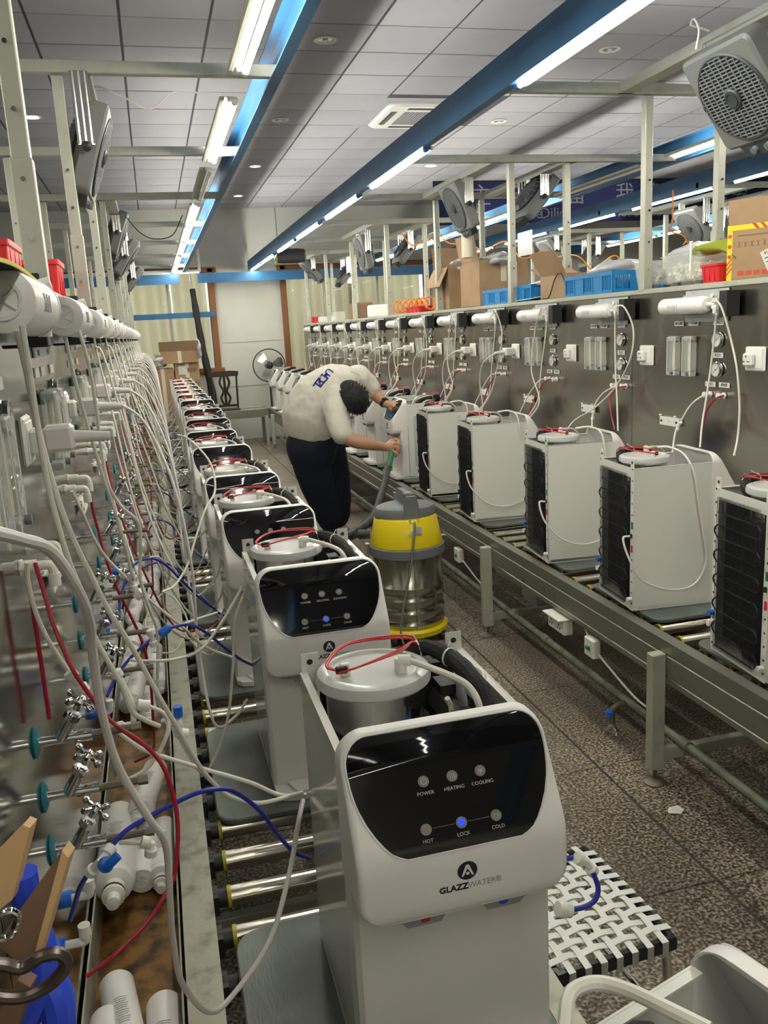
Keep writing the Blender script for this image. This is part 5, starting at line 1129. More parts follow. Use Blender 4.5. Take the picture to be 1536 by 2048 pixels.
for j in range(ny):
    y = -sd/2+.03+(sd-.06)*j/(ny-1); g = MB(); rg = []
    pts = [(-sw/2-.014, sh-.04), (-sw/2-.014, sh-.003)]+[(-sw/2+.02+(sw-.04)*k/(2*nx), sh+.001-(.0035 if (k//2+j) % 2 else -.0035)*(1 if k % 2 else 0)) for k in range(2*nx+1)]+[(sw/2+.014, sh-.003), (sw/2+.014, sh-.04)]
    for x, z in pts: rg.append([V((x, y-.009, z)), V((x, y+.009, z)), V((x, y+.009, z-.0018)), V((x, y-.009, z-.0018))])
    g.rings(rg); g.obj('cross_strap', 'strap', st, smooth=50)
# ============================================================= FAR END: CHAIR, FAN, BOXES, ROLL
t = empty('wooden_chair', 'dark wooden chair with carved splat back standing on the far cross conveyor', 'chair', (1.12, 14.55, .605))
g = MB(); g.rings([[V((x, y, z)) for x, y in rr(.40, .36, .04, 3)] for z in (.0, .03)]); g.obj('seat', 'wood', t)
for s in (-1, 1):
    g = MB(); g.tube([(s*.19, .17, -.0), (s*.20, .19, .3), (s*.21, .24, .62)], .017, 8); g.obj('back_post', 'wood', t)
g = MB(); g.prism([(-.24, .56), (.24, .56), (.25, .64), (.12, .655), (-.12, .655), (-.25, .64)], (0, .215, 0), (1, 0, 0), (0, 0, 1), (0, .022, 0)); g.obj('top_rail', 'wood', t); g = MB(); g.box((0, .19, .07), (.38, .02, .04)); g.obj('lower_rail', 'wood', t)
g = MB()
for s in (-1, 1): g.tube([(s*.03, .20, .08), (s*.075, .205, .2), (s*.03, .21, .32), (s*.08, .22, .45), (s*.05, .225, .57)], .022, 6)
g.tube([(0, .20, .08), (0, .21, .3), (0, .225, .57)], .024, 6); g.obj('back_splat', 'wood', t)
for s in (-1, 1):
    for q in (-1, 1): g = MB(); g.box((s*.18, q*.16, -.0), (.035, .035, .01)); g.obj('leg', 'wood', t)
t = empty('pedestal_fan', 'round grey pedestal fan behind the far end of the right conveyor', 'fan', (1.93, 14.95, 0))
cz = 1.30
g = MB(); g.lathe([(.28, -.015), (.29, 0), (.28, .015), (.27, 0)], (0, 0, cz), (0, -1, 0), n=36, cap=False); g.obj('guard_ring', 'fangrill', t)
g = MB()
for k in range(36):
    a = 2*PI*k/36; g.tube([(.06*math.cos(a), -.09, cz+.06*math.sin(a)), (.2*math.cos(a), -.07, cz+.2*math.sin(a)), (.28*math.cos(a), 0, cz+.28*math.sin(a))], .0022, 4, 0)
stuff(g.obj('guard_wire', 'spout', t))
g = MB(); g.lathe([(.05, 0), (.055, .05), (.03, .09), (.001, .1)], (0, 0, cz), (0, -1, 0), n=18); g.lathe([(.07, 0), (.07, .12), (.03, .16)], (0, .0, cz), (0, 1, 0), n=18); g.obj('motor_hub', 'fangrill', t)
for k in range(3):
    a = R(20+120*k); g = MB(); u = V((math.cos(a), 0, math.sin(a))); v_ = V((-math.sin(a), 0, math.cos(a)))
    vs = []
    for r_, w_ in ((.05, .03), (.12, .08), (.2, .11), (.25, .07)): vs += [V((0, -.02, cz))+u*r_-v_*w_+V((0, .03, 0)), V((0, -.02, cz))+u*r_+v_*w_*.6-V((0, .02, 0))]
    g.add(vs, [(0, 1, 3, 2), (2, 3, 5, 4), (4, 5, 7, 6)]); g.obj('fan_blade', 'steel', t, fix=False)
g = MB(); g.cyl((0, .05, 0), (0, .05, cz), .018, n=12); g.lathe([(.2, 0), (.2, .02), (.03, .05)], (0, .05, 0), n=24); g.obj('stand', 'fangrill', t)
t = empty('leaning_roll', 'tall black wrapped roll leaning between window and chair', 'roll', (.93, 15.0, 0))
g = MB(); g.tube([(.02, -.1, 0), (-.02, -.02, .9), (-.11, .1, 1.8), (-.17, .2, 2.65)], .055, 12, 5, rad=lambda u: .07-.02*u+.006*math.sin(u*60)); g.obj('wrap', 'foam', t)
g = MB(); g.tube([(-.17, .2, 2.6), (-.23, .25, 3.3)], .018, 8, 0); g.obj('core_pole', 'galv', t)
def fbox(x, y, z, w_, d_, h, m, label, name='cardboard_carton'):
    t = empty(name, label, 'box', (x, y, z)); g = MB(); g.box((0, 0, h/2), (w_, d_, h), bev=.004); g.obj('carton_body', m, t)
    g = MB(); g.box((0, -d_/2-.001, h/2), (.06, .002, h)); g.box((0, 0, h+.001), (.06, d_, .002)); g.obj('tape', 'plume', t, smooth=0); return t
q = fbox(.12, 14.95, .0, .36, .5, 1.36, 'card', 'tall stack carton left of the printed one behind the left row of dispensers')
t = fbox(.52, 14.95, .0, .40, .5, 1.44, 'card', 'tall printed carton with a small white label behind the left row of dispensers')
g = MB(); g.box((-.08, -.252, 1.32), (.12, .002, .14)); g.obj('white_label', 'paper', t, smooth=0)
g = MB(); g.box((.08, -.252, 1.32), (.15, .002, .07)); g.obj('printed_oval', 'carddark', t, smooth=0); text('电 物 命', .11, 'carddark', t, (.0, -.253, 1.08), name='lettering')
t = fbox(.42, 14.9, 1.44, .60, .5, .36, 'card', 'wide brown carton with plastic film on top of the tall cartons'); g = MB(); g.box((0, -.26, .28), (.64, .02, .16), rot=Matrix.Rotation(R(12), 3, 'X')); g.obj('flap', 'carddark', t, smooth=0)
blob('plastic_film', (.74, 14.7, 1.66), (.05, .12, .14), 'bag', 'crumpled clear film at the right end of the wide carton', 'bag', 9, .4)
blob('plastic_film', (.02, 14.75, 1.48), (.16, .16, .10), 'bag', 'crumpled grey plastic film heaped left of the wide carton', 'bag', 11, .45)
fbox(-.22, 15.1, .0, .3, .4, 1.38, 'carddark', 'dark carton partly hidden behind the plastic film heap')
for k, (x, z, w_, h) in enumerate([(3.25, 0, .5, .55), (3.8, 0, .55, .5), (3.25, .55, .5, .55), (3.8, .5, .55, .55), (3.3, 1.1, .45, .55), (3.8, 1.05, .5, .6), (3.3, 1.65, .45, .5), (3.8, 1.65, .5, .6), (3.55, 2.25, .7, .45)]):
    fbox(x, 16.7, z, w_, .5, h, 'card', ['lower left', 'lower right', 'second-row left', 'second-row right', 'third-row left', 'third-row right', 'fourth-row left', 'fourth-row right', 'topmost'][k]+' carton of the stack seen through the right window')
g = MB(); g.box((4.82, 15.36, 1.0), (.36, .05, 2.0), bev=.01); tag(g.obj('closet_leaf', 'wood'), 'dark narrow door leaf at the right end of the right window', 'door')
# ============================================================= FOREGROUND LOWER LEFT
t = empty('hanging_tools', 'plywood pieces, dark ring and blue handle hanging at the bottom left corner', 'tool', (-.27, .72, 1.3))
def flat(pts, Y, th, m, nm, dx=0):
    g = MB(); g.T = Matrix.Translation(-V((-.27, .72, 1.3))); P = [at(a, b, 'y', Y) for a, b in pts]; n = len(P); d = V((0.004, th, 0))
    g.add(P+[p+d for p in P], [tuple(range(n)), tuple(range(2*n-1, n-1, -1))]+[(i, (i+1) % n, (i+1) % n+n, i+n) for i in range(n)]); return g.obj(nm, m, t, smooth=0)
flat([(-60, 1760), (46, 1650), (60, 1656), (24, 1800), (-40, 1850)], .66, .012, 'plyedge', 'plywood_piece')
flat([(-10, 1890), (122, 1704), (136, 1716), (78, 1912), (40, 1925)], .64, .012, 'plywood', 'plywood_piece')
flat([(124, 1702), (137, 1716), (79, 1913), (66, 1918)], .638, .013, 'plyedge', 'plywood_edge')
flat([(-20, 2060), (35, 1960), (60, 1975), (30, 2070)], .63, .012, 'plywood', 'plywood_piece')
def ptT(P, r, m, nm, n=10, rad=None):
    g = MB(); g.T = Matrix.Translation(-V((-.27, .72, 1.3))); g.tube([at(a, b, 'y', Y) for a, b, Y in P], r, n, 6, rad=rad); return g.obj(nm, m, t)
ptT([(-20, 1990, .60), (20, 1995, .60), (60, 1990, .60), (105, 1965, .60), (132, 1930, .60), (120, 1908, .60), (85, 1912, .60), (45, 1935, .60), (10, 1930, .6), (-30, 1925, .6)], .0052, 'darkring', 'dark_ring')
ptT([(-10, 1880, .60), (20, 1872, .60), (36, 1835, .60), (20, 1822, .60), (-10, 1835, .60)], .0028, 'chrome', 'small_ring')
ptT([(30, 2080, .66), (75, 1990, .66), (85, 1900, .67), (60, 1830, .68), (45, 1745, .68)], .012, 'blueplast', 'blue_handle')
ptT([(120, 2090, .66), (115, 2000, .66), (88, 1940, .67), (85, 1895, .67)], .014, 'blueplast', 'blue_handle')
# ============================================================= WORKER
man = empty('person', 'person in cream t-shirt and navy trousers bending over the right conveyor', 'person', at(690, 1058, 'z', 0)); MO = V(man.location)
def limb(g, pts, n=16, sm=5, flat=1.0):
    """pts: (px, py, Y, r) or (Vector, r)"""
    P = []; Rr = []
    for p in pts:
        if len(p) == 4: P.append(at(p[0], p[1], 'y', p[2])-MO); Rr.append(p[3])
        else: P.append(V(p[0])-MO); Rr.append(p[1])
    m = len(P)-1
    def rad(u):
        t = u*m; i = min(int(t), m-1); f = t-i; f = f*f*(3-2*f); return Rr[i]*(1-f)+Rr[i+1]*f
    g.tube(P, 1, n, sm, rad=rad); 
    for k in (0, -1): ball(g, P[k], Rr[k]*.97)
def ball(g, c, r, s=(1, 1, 1), rot=None, n=14):
    rg = []
    for i in range(1, n):
        th = PI*i/n; rr_ = []
        for j in range(18):
            a = 2*PI*j/18; q = V((s[0]*math.sin(th)*math.cos(a), s[1]*math.sin(th)*math.sin(a), s[2]*math.cos(th)))*r
            rr_.append(V(c)+(rot @ q if rot is not None else q))
        rg.append(rr_)
    g.rings(rg)
def skinned(g, name, m, parent, vox, it=6, disp=None):
    o = g.obj(name, m, parent, smooth=0)
    md = o.modifiers.new('remesh', 'REMESH'); md.mode = 'VOXEL'; md.voxel_size = vox; md.use_smooth_shade = True
    md = o.modifiers.new('smooth', 'SMOOTH'); md.factor = .5; md.iterations = it
    if disp:
        tx = bpy.data.textures.new(name, 'CLOUDS'); tx.noise_scale = disp[0]; tx.noise_depth = 1
        d = o.modifiers.new('folds', 'DISPLACE'); d.texture = tx; d.strength = disp[1]; d.mid_level = .5; d.texture_coords = 'LOCAL'
    return o
T0, T1, T2, T3, T4 = (630, 872, 7.05), (620, 832, 7.0), (636, 794, 6.95), (664, 770, 6.9), (694, 762, 6.86)
# head frame: crown points down to the camera, face to the floor
hc = at(707, 793, 'y', 6.74); up = V((.16, -.62, -.52)).normalized(); fc = V((.62, .45, -.55)); fc = (fc-up*fc.dot(up)).normalized(); sd_ = up.cross(fc).normalized()
HR = Matrix((sd_, fc, up)).transposed()
g = MB()
limb(g, [(*T0, .185), (*T1, .195), (*T2, .18), (*T3, .155), (*T4, .10)], 20)
limb(g, [(*T4, .075), (698, 768, 6.83, .068), (702, 778, 6.79, .066)])
ball(g, hc-MO, .118, (.86, 1.0, 1.16), HR)
ball(g, hc-MO+HR @ V((0, .055, -.085)), .062, (.95, 1, .9), HR)                                                  # jaw
limb(g, [(hc+HR @ V((0, .112, .0)), .014), (hc+HR @ V((0, .135, -.035)), .019)], 8, 3)                           # nose
for s in (-1, 1):
    ball(g, hc-MO+HR @ V((s*.102, .0, -.02)), .03, (.35, .8, 1.1), HR, 8)                                       # ears
    ball(g, hc-MO+HR @ V((s*.038, .098, .018)), .020, (1, .7, .7), HR, 8)
# near arm (his right) and far arm
limb(g, [(664, 795, 6.78, .075), (678, 835, 6.70, .066), (690, 868, 6.64, .060), (706, 881, 6.60, .057), (738, 888, 6.58, .050), (762, 893, 6.60, .037), (773, 895, 6.61, .034)])
limb(g, [(724, 762, 6.95, .07), (742, 778, 6.92, .058), (756, 794, 6.88, .050), (768, 805, 6.82, .036), (775, 809, 6.80, .033)])
def hand(g, wrist, palm, r, fingers):
    """palm: list of (px, py, Y, r); fingers: lists of (px, py, Y, r)"""
    limb(g, [wrist]+palm, 12, 4)
    for f in fingers: limb(g, f, 10, 4)
hand(g, (771, 895, 6.61, .034), [(779, 893, 6.60, .038), (785, 892, 6.59, .040)], .04,
     [[(783, 884, 6.60, .016), (791, 879, 6.58, .0135), (798, 882, 6.55, .012), (800, 887, 6.54, .010)],
      [(785, 889, 6.58, .015), (794, 886, 6.53, .0135), (800, 890, 6.52, .012), (800, 896, 6.53, .010)],
      [(785, 895, 6.58, .015), (794, 894, 6.53, .0135), (799, 899, 6.52, .012), (797, 905, 6.54, .010)],
      [(782, 901, 6.58, .014), (789, 904, 6.54, .0125), (793, 909, 6.53, .011), (790, 914, 6.55, .0095)],
      [(776, 888, 6.60, .016), (781, 881, 6.63, .014), (789, 876, 6.65, .012)]])
hand(g, (774, 809, 6.80, .033), [(781, 810, 6.79, .034), (787, 810, 6.78, .034)], .034,
     [[(786, 804, 6.80, .014), (795, 800, 6.80, .0125), (803, 798, 6.80, .011), (811, 798, 6.80, .0095)],
      [(788, 807, 6.77, .0135), (797, 803, 6.76, .012), (804, 802, 6.76, .0105), (810, 803, 6.76, .009)],
      [(788, 810, 6.75, .013), (795, 808, 6.73, .012), (800, 808, 6.72, .0105)],
      [(786, 813, 6.74, .012), (792, 813, 6.72, .011), (797, 813, 6.71, .0095)],
      [(779, 815, 6.78, .015), (783, 820, 6.76, .013), (789, 823, 6.75, .011)]])
# legs under the trousers down to the ankles
LG1 = [(612, 888, 7.0), (624, 935, 7.06), (640, 985, 7.14), (655, 1025, 7.22), (660, 1040, 7.25)]; LG2 = [(652, 888, 7.15), (664, 935, 7.2), (673, 985, 7.28), (676, 1022, 7.34), (676, 1034, 7.36)]
limb(g, [(*p, r) for p, r in zip(LG1+[(663, 1052, 7.27)], (.12, .10, .07, .05, .045, .04))]); limb(g, [(*p, r) for p, r in zip(LG2+[(676, 1046, 7.38)], (.12, .09, .065, .045, .042, .04))])
skinned(g, 'body', 'skin', man, .0065, 3)
g = MB(); ball(g, hc-MO+HR @ V((0, -.012, .022)), .133, (.86, .98, 1.10), HR, 16); ball(g, hc-MO+HR @ V((0, -.03, -.05)), .108, (.86, .95, .9), HR, 14)
rnd = random.Random(4)
for k in range(260):
    th = rnd.uniform(0, PI*.62); a = rnd.uniform(0, 2*PI); n_ = V((math.sin(th)*math.cos(a), math.sin(th)*math.sin(a), math.cos(th)))
    if n_.y > .55 and n_.z < .35: continue
    b_ = hc-MO+HR @ V((n_.x*.110, -.012+n_.y*.125, .022+n_.z*.140)); tt = HR @ (n_+V((rnd.uniform(-.5, .5), rnd.uniform(0, .8), rnd.uniform(-.9, .1)))); g.cyl(b_, b_+tt.normalized()*.026, .0055, .001, n=5)
g.obj('hair', 'hair', man, smooth=60)
for s in (-1, 1):
    g = MB(); ball(g, hc-MO+HR @ V((s*.038, .108, .016)), .012, n=8); g.obj('eye', 'paper', man)
g = MB(); ball(g, hc-MO+HR @ V((0, .112, -.068)), .02, (1, .4, .35), HR, 8); g.obj('mouth', 'redp', man)
# shirt
g = MB()
limb(g, [(630, 866, 7.05, .212), (617, 838, 7.0, .222), (632, 798, 6.95, .208), (660, 774, 6.9, .182), (690, 762, 6.87, .145), (703, 757, 6.88, .10)], 22)
limb(g, [(668, 782, 6.82, .12), (671, 812, 6.74, .105), (678, 845, 6.68, .098), (684, 868, 6.645, .094)], 18); limb(g, [(716, 756, 6.92, .115), (732, 766, 6.93, .095), (743, 778, 6.92, .083)], 16)
shirt = skinned(g, 'shirt', 'shirt', man, .011, 7, (.09, .022))
g = MB(); n0 = at(700, 752, 'y', 6.78)-MO; rg = []
for k in range(25): a = 2*PI*k/24; 
g.tube([at(700+22*math.cos(2*PI*k/20), 762+15*math.sin(2*PI*k/20)-4, 'y', 6.80-.04*math.cos(2*PI*k/20+.6))-MO for k in range(20)], .006, 6, 3); g.obj('collar', 'shirt', man)
# lettering on the back of the shirt, following its surface
xa, ya = CR*-.62-CU*.78, CR*.78-CU*.62
for ch, px, py, s_ in (('U', 654, 736, .085), ('•', 648, 742, .10), ('D', 642, 750, .10), ('Z', 635, 758, .095), ('L', 630, 765, .09)):
    p = at(px, py, 'y', 6.6); o = text(ch, s_, 'hoseb', man, p-MO, name='shirt_lettering', ext=.0008, bold=.002)
    o.rotation_euler = Matrix((xa, ya, xa.cross(ya))).transposed().to_euler()
    w_ = o.modifiers.new('on_cloth', 'SHRINKWRAP'); w_.target = shirt; w_.wrap_method = 'PROJECT'; w_.use_project_z = True; w_.use_negative_direction = True; w_.use_positive_direction = True; w_.offset = .003
# trousers
g = MB()
limb(g, [(628, 878, 7.05, .215), (628, 900, 7.05, .20)], 20)
limb(g, [(*p, r) for p, r in zip(LG1, (.175, .16, .142, .12, .108))], 18)
limb(g, [(*p, r) for p, r in zip(LG2, (.16, .15, .13, .112, .102))], 18)
skinned(g, 'trousers', 'jeans', man, .012, 6, (.16, .02))
# shoes
for k, (hp_, tp) in enumerate(((at(672, 1058, 'z', .03), at(728, 1074, 'z', .03)), (at(655, 1055, 'z', .03), at(700, 1068, 'z', .03)))):
    g = MB(); d = (tp-hp_); d.z = 0; L = min(d.length, .30); d.normalize(); hp2 = hp_.copy(); hp2.z = 0; hp2 -= d*.04; sx_ = V((-d.y, d.x, 0)); rg = []
    for u, w_, h in ((0, .03, .05), (.06, .042, .085), (.25, .045, .10), (.45, .044, .085), (.7, .052, .06), (.9, .046, .045), (1, .02, .03)):
        c = hp2+d*(L*u)-MO; rg.append([c+sx_*(w_*a)+V((0, 0, z)) for a, z in ((-1, .004), (-1.02, .02), (-.85, h*.75), (-.35, h), (.35, h), (.85, h*.75), (1.02, .02), (1, .004))])
    g.rings(rg); g.obj('shoe', 'shoe', man, smooth=60)
g = MB(); w0 = at(766, 803, 'y', 6.83)-MO; w1 = at(771, 807, 'y', 6.81)-MO; dd = (w1-w0).normalized(); g.lathe([(.036, -.014), (.043, -.012), (.043, .012), (.036, .014)], (w0+w1)/2, dd, n=20); g.box((w0+w1)/2+V((-.01, -.03, .035)), (.03, .03, .012), bev=.004); tag(g.obj('wrist_watch', 'black', man), None)
# ============================================================= HAND-PLACED TUBES (left side, near)
def ptube(name, P, r, m, label, cat='tube', sm=6):
    """P: (px, py, Y)"""
    Q = []
    for a in P:
        q = at(a[0], a[1], 'y', a[2])
        q.x = max(q.x, -.262); q.z = max(q.z, .43+r)
        Q.append(q)
    g = MB(); g.tube(Q, r, 9, sm); return tag(g.obj(name, m), label, cat)
def ramp(pts, y0, y1):
    n = len(pts)-1; return [(a, b, y0+(y1-y0)*i/n) for i, (a, b) in enumerate(pts)]
ptube('power_cable', ramp([(-30, 1060), (40, 1078), (100, 1100), (150, 1170), (178, 1235), (186, 1310), (205, 1430), (240, 1540), (300, 1640), (332, 1692), (340, 1800), (346, 1880), (366, 1970), (420, 2024), (470, 1985), (540, 1880), (578, 1750), (596, 1650), (606, 1600)], .62, 1.62), .0052, 'cord', 'thick pale power cord looping from the left edge across the trough to the foreground dispenser', 'cord')
ptube('water_tube', ramp([(34, 660), (50, 730), (82, 880), (120, 1010), (152, 1090), (182, 1150), (217, 1220), (252, 1275), (281, 1325), (325, 1405), (352, 1451), (378, 1497), (404, 1539), (426, 1565), (462, 1594), (520, 1606), (606, 1585)], 1.30, 1.62), .0045, 'hosew', 'white tube from the nearest left filter running diagonally down to the foreground dispenser')
ptube('water_tube', ramp([(44, 650), (58, 740), (75, 850), (98, 980), (135, 1114), (165, 1190), (190, 1275), (240, 1365), (262, 1420), (290, 1440), (318, 1452)], 1.28, 1.48), .0045, 'hosew', 'white tube from the nearest left filter dropping straight into the trough')
ptube('water_tube', ramp([(54, 1125), (56, 1161), (70, 1220), (97, 1281), (138, 1343), (166, 1379), (199, 1418), (234, 1461), (280, 1496), (326, 1513), (404, 1537), (500, 1565), (560, 1590), (612, 1590)], 1.58, 1.66), .0045, 'hosew', 'white tube from the nearest left elbow passing a joiner and crossing the rail')
ptube('red_tube', ramp([(70, 1126), (88, 1185), (103, 1237), (126, 1296), (155, 1355), (221, 1441), (280, 1483), (312, 1513), (332, 1545), (348, 1597), (355, 1643), (355, 1692), (348, 1753), (329, 1792), (293, 1847), (234, 1906), (172, 1953)], 1.62, 1.30), .0041, 'hoser', 'long dark red tube from the nearest left elbow curling down into the rusty trough')
ptube('red_tube', ramp([(10, 1140), (30, 1190), (45, 1280), (50, 1360), (40, 1420), (20, 1450)], 1.6, 1.6), .0042, 'hoser', 'dark red tube against the steel at the left picture edge')
ptube('water_tube', ramp([(144, 982), (164, 1023), (188, 1076), (214, 1117), (252, 1155), (281, 1184), (323, 1220), (366, 1255), (405, 1290), (450, 1310), (500, 1325)], 2.5, 2.62), .0045, 'hosew', 'white tube from the second left elbow to the second dispenser, upper strand')
ptube('water_tube', ramp([(151, 640), (175, 720), (190, 800), (211, 950), (240, 1010), (276, 1044), (281, 1097), (281, 1161), (302, 1226), (315, 1267), (315, 1381), (322, 1420), (360, 1480), (402, 1545), (425, 1525), (455, 1440), (466, 1330), (470, 1240), (498, 1165)], 2.2, 2.5), .0045, 'hosew', 'white tube making a deep loop over the trough before rising to the second dispenser')
ptube('water_tube', ramp([(128, 660), (150, 760), (175, 850), (205, 950), (222, 1000), (250, 1090), (262, 1140), (268, 1160)], 2.2, 2.3), .0045, 'hosew', 'white tube from the second left filter dropping to a white joiner')
ptube('blue_tube', ramp([(237, 1240), (243, 1190), (255, 1149), (273, 1126), (305, 1117), (334, 1132), (366, 1164), (396, 1193), (431, 1220)], 3.0, 3.3), .0045, 'hoseb', 'dark blue tube arching over the trough to the third dispenser')
ptube('blue_tube', ramp([(214, 1393), (232, 1355), (258, 1319), (299, 1281), (328, 1261), (375, 1249), (410, 1264), (450, 1296), (480, 1318), (504, 1330)], 2.2, 2.62), .0045, 'hoseb', 'dark blue tube from the valve in the middle pile to the second dispenser')
ptube('blue_tube', ramp([(140, 1841), (150, 1808), (160, 1775), (178, 1745)], 1.48, 1.42), .0045, 'hoseb', 'short dark blue tube between the low fitting and the blue-handled valve')
ptube('blue_tube', ramp([(222, 1693), (251, 1662), (293, 1636), (342, 1610), (400, 1584), (449, 1578), (480, 1590), (520, 1622), (560, 1675), (590, 1705), (618, 1716)], 1.42, 1.60), .0045, 'hoseb', 'dark blue tube arching from the near valve across the worn rail')
ptube('water_tube', ramp([(225, 1570), (255, 1560), (290, 1540), (318, 1505), (335, 1465), (336, 1440)], 1.60, 1.66), .0045, 'hosew', 'white tube curving from the middle tap pipe up to the white tee with blue cap')
ptube('water_tube', ramp([(238, 1685), (262, 1686), (285, 1687)], 1.55, 1.55), .004, 'hosew', 'short white tube on the lowest near tap pipe ending in an elbow')
ptube('water_tube', ramp([(300, 1413), (330, 1428), (340, 1450), (325, 1440)], 1.75, 1.70), .0042, 'hosew', 'short white tube between the tee fittings over the middle pile')
ptube('water_tube', ramp([(262, 1320), (300, 1322), (350, 1318), (400, 1300), (440, 1250), (486, 1172)], 2.2, 2.55), .0045, 'hosew', 'white tube rising from the second tap pipe to the side of the second dispenser')
ptube('water_tube', ramp([(366, 1248), (400, 1236), (434, 1225)], 2.6, 2.9), .004, 'hosew', 'thin white tube with joiner between the rail and the third dispenser')
ptube('water_tube', ramp([(355, 870), (380, 880), (420, 925), (430, 980), (410, 1020), (390, 1080), (375, 1130), (350, 1170), (324, 1184)], 3.5, 2.9), .0042, 'hosew', 'white tube looping down beside the third dispenser')
# joiners, elbows and valves on those tubes
def joiner(P, Y, label, r=.0095, ax='y'):
    A = [at(a, b, ax, Y) for a, b in P]; t = empty('tube_joiner', label, 'fitting', A[0]); o = V(A[0])
    for q in A: q.x = max(q.x, -.262)
    g = MB(); g.tube([a-o for a in A], r*.8, 10, 0); g.obj('joiner_body', 'fitting', t)
    for a, b in ((A[0], A[1]), (A[-1], A[-2])):
        d = (b-a).normalized(); g = MB(); g.lathe([(r*.8, -.004), (r*1.2, -.003), (r*1.25, .010), (r*.9, .013)], a-o, d, n=14); g.obj('collar', 'fitting', t)
    return t
joiner([(140, 1346), (168, 1380)], 1.57, 'white straight joiner on the nearest slanting white tube')
joiner([(232, 1344), (246, 1372), (260, 1400), (268, 1425), (266, 1448), (236, 1455)], 1.68, 'white chain of joiners and elbow hanging above the middle pile of cartridges', .0095)
joiner([(278, 1410), (296, 1412)], 1.68, 'white tee branch right of the joiner chain')
joiner([(262, 1148), (268, 1178)], 2.35, 'white joiner under the second left filter tubes')
joiner([(274, 1195), (282, 1185)], 2.4, 'small white elbow over the tray, beyond the middle pile')
joiner([(286, 1684), (303, 1687), (301, 1708)], 1.5, 'white elbow at the end of the lowest near tap pipe')
joiner([(300, 1262), (308, 1290)], 2.3, 'white valve body behind the looping tube, blue handle to its right')
je = joiner([(352, 1440), (358, 1466), (372, 1468)], 1.72, 'white elbow valve with bright blue cap standing on the worn rail')
g = MB(); q = at(357, 1432, 'y', 1.72)-je.location; g.cyl(q, q+V((0, 0, .022)), .010, n=14); g.obj('blue_cap', 'bluep', je)
t = empty('ball_valve', 'white valve with a blue lever lying on the long near cartridge', 'valve', at(205, 1716, 'y', 1.40)); o = V(t.location)
g = MB(); A, B, D = at(222, 1697, 'y', 1.42)-o, at(202, 1722, 'y', 1.40)-o, at(182, 1744, 'y', 1.42)-o; g.tube([A, B, D], .008, 10, 0)
for p, q in ((A, B), (D, B)): g.lathe([(.009, -.004), (.0115, -.002), (.0115, .012), (.008, .014)], p, (q-p).normalized(), n=14)
g.obj('valve_body', 'fitting', t)
g = MB(); p = B+V((.008, -.012, .0)); g.lathe([(.012, -.004), (.013, 0), (.013, .010), (.008, .012)], p, V((.2, -.9, .3)).normalized(), n=14); q = at(232, 1716, 'y', 1.38)-o; g.tube([p+V((0, -.008, 0)), (p+q)/2+V((0, -.006, 0)), q+V((.004, 0, .004))], .0085, 8, 3); g.obj('lever', 'bluep', t)
t = empty('ball_valve', 'white valve with blue lever on the blue tube above the middle pile', 'valve', at(318, 1264, 'y', 2.3)); o = V(t.location)
g = MB(); g.lathe([(.004, 0), (.014, .006), (.012, .03), (.004, .04)], (0, 0, -.01), (.8, .1, .5), n=12); g.obj('lever', 'bluep', t)
# blue loop at the right side of the foreground dispenser
ptube('blue_tube', [(1122, 1716, 1.36), (1145, 1716, 1.36), (1158, 1716, 1.36)], .0050, 'hoseb', 'short dark blue tube stub at the right side of the foreground dispenser')
ptube('blue_tube', [(1186, 1745, 1.34), (1196, 1775, 1.33), (1190, 1800, 1.32), (1168, 1814, 1.32), (1140, 1820, 1.32)], .0052, 'hoseb', 'dark blue tube loop beside the foreground dispenser above the woven stool')
joiner([(1156, 1716), (1172, 1724), (1186, 1742)], 1.35, 'white elbow joiner on the blue loop beside the foreground dispenser', .0105)
joiner([(1118, 1818), (1138, 1820)], 1.32, 'white tube socket where the blue loop enters the foreground dispenser', .012)
ptube('water_tube', [(1128, 2060, .52), (1135, 2000, .54), (1155, 1975, .55), (1200, 1966, .55), (1260, 1982, .53), (1330, 2015, .50), (1420, 2060, .47)], .0062, 'hosew', 'thick white tube arching across the dispenser at the bottom right corner')
